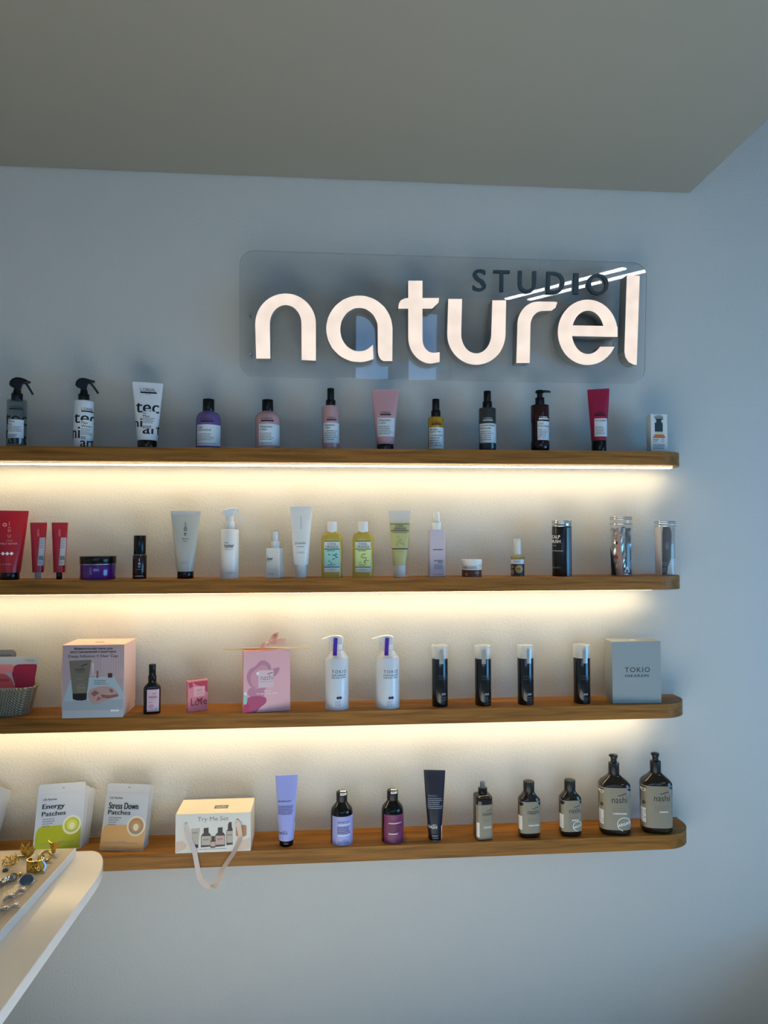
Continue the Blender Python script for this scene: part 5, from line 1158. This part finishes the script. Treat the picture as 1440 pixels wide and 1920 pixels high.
# tray
TH = .024; TT = TZ + .0003 + TH
TRAYW = mat('white_tray_rim', (216, 220, 222), .35); TRAYB = bump(mat('beige_tray_board', (178, 166, 150), .5), 60, .3, .001)
a1 = at_z(143, 1589.5, TT); a2 = at_z(0, 1747, TT)
sx_ = (a1.x - a2.x)/(a1.y - a2.y); ty1 = a1.y; ty0 = -1.55; tx1 = a1.x; wt_ = .46
tr = thing('display_tray', 'white rimmed beige tray of jewellery on the white table', 'tray', (tx1 - wt_/2, (ty0 + ty1)/2, TZ + .0003))
o_ = Vector(tr.location)
def tray_x(y, inset=0): return tx1 + sx_*(y - ty1) - inset
def tray_slab(x_in, y_in, z0, z1, m, name, bev):
    pl = [(tray_x(ty1 - y_in, x_in) - o_.x, ty1 - y_in - o_.y), (tray_x(ty1 - y_in, wt_ - x_in) - o_.x, ty1 - y_in - o_.y), (tray_x(ty0 + y_in, wt_ - x_in) - o_.x, ty0 + y_in - o_.y), (tray_x(ty0 + y_in, x_in) - o_.x, ty0 + y_in - o_.y)]
    bm = bmesh.new(); lo = [bm.verts.new((x, y, z0)) for x, y in pl]; hi = [bm.verts.new((x, y, z1)) for x, y in pl]
    bm.faces.new(lo); bm.faces.new(hi)
    for i in range(4): bm.faces.new((lo[i], lo[(i+1) % 4], hi[(i+1) % 4], hi[i]))
    bmesh.ops.recalc_face_normals(bm, faces=bm.faces[:]); bmesh.ops.bevel(bm, geom=bm.edges[:], offset=bev, segments=2, affect='EDGES', profile=.5)
    return MB().add_bm(bm, m).build(name, tr)
tray_slab(0, 0, 0, TH - .0006, TRAYW, 'tray_rim', .0015)
tray_slab(.002, .002, TH - .0005, TH, TRAYB, 'board', .0001)
# clear cards and the jewellery lying on them
CARDM = clear_mat('clear_card', (224, 220, 214), .14, .2, ior=1.12)
def card(c, lab):
    P = [at_z(x, y, TT) for x, y in c]; ce = sum(P, Vector())/4
    t = thing('display_card', lab, 'card', (ce.x, ce.y, TT + .0002), 0, 'clear jewellery cards')
    mb = MB(); v = [(p.x - ce.x, p.y - ce.y, z) for z in (0, .0009) for p in P]
    mb.add(v, [[3, 2, 1, 0], [4, 5, 6, 7], [0, 1, 5, 4], [1, 2, 6, 5], [2, 3, 7, 6], [3, 0, 4, 7]], CARDM).build('sheet', t)
card([(122, 1594), (44, 1594), (20, 1612), (106, 1611)], 'clear card under the gold pieces, nearest the wall')
card([(98, 1621), (40, 1615), (4, 1636), (82, 1640)], 'clear card under the gold cuffs, middle of the tray')
card([(72, 1650), (-20, 1648), (-70, 1722), (0, 1724)], 'clear card under the silver pieces, nearest the camera')
CZ = TT + .0012
def jewel(name, lab, cat, px, py, group=None, sc=1.0):
    p = at_z(px, py, CZ); t = thing(name, lab, cat, (p.x, p.y, CZ), 0, group); t['_k'] = 1; del t['_k']
    return t, proj(p)[2]/F_PX
def loopring(mb, c, r, tube, m, ax=0.0, tilt=PI/2, N=28, sq=1.0):
    """hoop of radius r standing (tilt 90) or lying (0), turned by ax"""
    M = Matrix.Rotation(ax, 4, 'Z') @ Matrix.Rotation(tilt, 4, 'X'); pts = [Vector(c) + M @ Vector((r*math.cos(2*PI*k/N), r*sq*math.sin(2*PI*k/N), 0)) for k in range(N)]
    mb.sweep(pts, tube, m, 8, True)
# gold leaf clip
t, k = jewel('hair_clip', 'gold clip with upright leaf shaped petals near back of tray', 'hair clip', 46, 1605)
for j, (dx, h, an) in enumerate(((-6, 22, -.1), (0, 26, .35), (7, 23, .62), (12, 21, .75))):
    mb = MB(); H = h*k; ln = [Vector((dx*k*.6 + math.sin(an)*H*u, -.004*j + .004, .001 + math.cos(an)*H*u)) for u in [q/8 for q in range(9)]]
    mb.sweep(ln, [max(.0006, 4.2*k*math.sin(PI*(.12 + .85*q/8))) for q in range(9)], GOLD, 10, False, .38); mb.build('petal', t)
MB().sweep([(-10*k, -.004, .0022), (12*k, -.004, .0022)], .002, GOLD, 8).build('clip_bar', t)
# gold loop cluster
t, k = jewel('earring', 'gold cluster of interlaced loops at left of tray', 'earring', 22, 1622)
R = random.Random(9)
for j in range(9):
    mb = MB(); loopring(mb, (R.uniform(-11, 11)*k, R.uniform(-.012, .012), 6.5*k + R.uniform(0, 8)*k), R.uniform(5, 8)*k, .0011, GOLD, R.uniform(0, 3), R.uniform(.6, 1.5)); mb.build('loop', t)
# gold cuff, hoop and fan
t, k = jewel('ear_cuff', 'broad gold cuff standing in front of the hoop on tray', 'ear cuff', 66, 1632)
mb = MB(); mb.ribbon([(15*k*math.sin(a), -12*k*math.cos(a)*.8, 10.5*k) for a in [-2.5 + 5*q/26 for q in range(27)]], (0, 0, 1), 21*k, .0014, GOLD); mb.build('band', t)
for j in range(5): mb = MB(); loopring(mb, ((-2 + 3*j)*k, -12*k, (8 + 4*(j % 2))*k), 3.2*k, .0012, GOLD, .3*j, 1.2); mb.build('loop', t)
t, k = jewel('stud_cuff', 'small silver crystal studded cuff beside the broad gold cuff', 'ear cuff', 81, 1633)
mb = MB()
for j in range(9): a = -1 + 2.4*j/8; mb.sweep([(3.5*k*math.cos(a*1.4), 0, (2 + 2.1*j)*k), (3.5*k*math.cos(a*1.4) + .0016, -.002, (2.6 + 2.1*j)*k)], [.0032, .0026], SILVER, 8)
mb.build('band', t)
t, k = jewel('earring', 'chunky gold hoop earring in middle of tray', 'earring', 86, 1615)
mb = MB(); loopring(mb, (0, 0, 9.5*k), 8*k, 2.6*k, GOLD, .5, 1.35, 32); mb.build('hoop', t); mb = MB(); loopring(mb, (-8*k, -.004, 7*k), 6.2*k, 1.5*k, GOLD, 1.1, 1.4, 28); mb.build('hoop', t)
t, k = jewel('hair_clip', 'gold flared fan clip standing at back right of tray', 'hair clip', 98, 1603)
mb = MB(); V = []; F = []; NN = 14
for s_ in (0, 1):
    for j in range(NN+1):
        u = -1 + 2*j/NN
        for (rx, z) in ((3.4, 1), (4.2, 8), (7.5, 17), (11.5, 23 + 4*u*u + (2*u if u > 0 else 0))): V.append((rx*k*u + .25*z*k*.3, (-.004 + .010*u*u)*(1 if z > 5 else .6) + s_*.0014, z*k))
for j in range(NN):
    for q in range(3):
        a = j*4 + q; F.append([a, a+4, a+5, a+1]); b = a + (NN+1)*4; F.append([b, b+1, b+5, b+4])
    a = j*4 + 3; b = a + (NN+1)*4; F.append([a, a+4, b+4, b])
mb.add(V, F, GOLD, True).build('fan', t)
MB().loft([(0, 3.6*k, 3.2*k, 2), (3*k, 3.4*k, 3*k, 2)], SILVER, 16).build('base', t)
# silver pieces
STONE = mat('grey_crystal', (96, 104, 116), .05, .3)
t, k = jewel('ring', 'silver ring with large round grey stone on tray', 'ring', 50, 1656)
mb = MB(); loopring(mb, (0, 0, 6*k), 13*k, 1.2*k, SILVER, .1, 1.0, 36, .75); mb.build('bezel', t)
o = MB().loft([(-.001, 12.4*k, 9*k, 2), (.001, 11.6*k, 8.4*k, 2), (.003, 7*k, 5*k, 2)], STONE, 32).build('stone', t); o.location = (0, 0, 6*k); o.rotation_euler = (.95, 0, .1)
t, k = jewel('ring', 'small silver ring with pale violet stone left of the grey stone ring', 'ring', 23, 1650)
mb = MB(); loopring(mb, (0, 0, 5*k), 9*k, 1.1*k, GOLD, .2, 1.0, 30, .8); mb.build('bezel', t)
o = MB().loft([(-.001, 8.4*k, 6.6*k, 2), (.002, 6*k, 4.6*k, 2)], mat('pale_violet_crystal', (176, 172, 196), .05), 28).build('stone', t); o.location = (0, 0, 5*k); o.rotation_euler = (.95, 0, .2)
t, k = jewel('bead', 'tiny gold bead stud between the two stone rings', 'earring', 38, 1642.6)
MB().loft([(.0, 2*k, 2*k, 2), (2*k, 3.6*k, 3.6*k, 2), (4.5*k, 3.6*k, 3.6*k, 2), (6.6*k, 1.6*k, 1.6*k, 2)], GOLD, 16).build('bead', t)
t, k = jewel('bracelet', 'dark silver chunky chain bracelet at left frame edge on tray', 'bracelet', 2, 1660)
for j in range(6): mb = MB(); loopring(mb, ((-8 + 4*j)*k, (-.016 + .007*j), 6*k), 6*k, 1.6*k, SILVER, .5 + j*1.1, 1.1 + .3*(j % 2), 20, .8); mb.build('link', t)
for j, (px, py, an, lab) in enumerate(((36, 1676, .4, 'silver leaf clip in front of the grey stone ring'), (14, 1688, .55, 'silver leaf clip in the middle of the near card'), (24, 1706, .5, 'silver leaf clip towards the right edge of near card'), (3, 1712, .6, 'silver leaf clip nearest the camera on tray'))):
    t, k = jewel('hair_clip', lab, 'hair clip', px, py, 'silver leaf clips')
    for sgn_ in (-1, 0, 1):
        mb = MB(); L = 17*k; a = an + .42*sgn_
        ln = [Vector((math.cos(a)*L*(u - .35), math.sin(a)*L*2.1*(u - .35), .0035 + .004*math.sin(PI*u))) for u in [q/8 for q in range(9)]]
        mb.sweep(ln, [max(.0006, 3.4*k*math.sin(PI*(.1 + .85*q/8))) for q in range(9)], SILVER, 8, False, .5); mb.build('leaf', t)
t, k = jewel('hair_tie', 'small black knot beneath the gold loop cluster on tray', 'hair tie', 10, 1633)
mb = MB(); loopring(mb, (0, 0, .002), 4*k, .0018, BLACK_SOFT, 0, .1, 20, .8); mb.build('band', t)
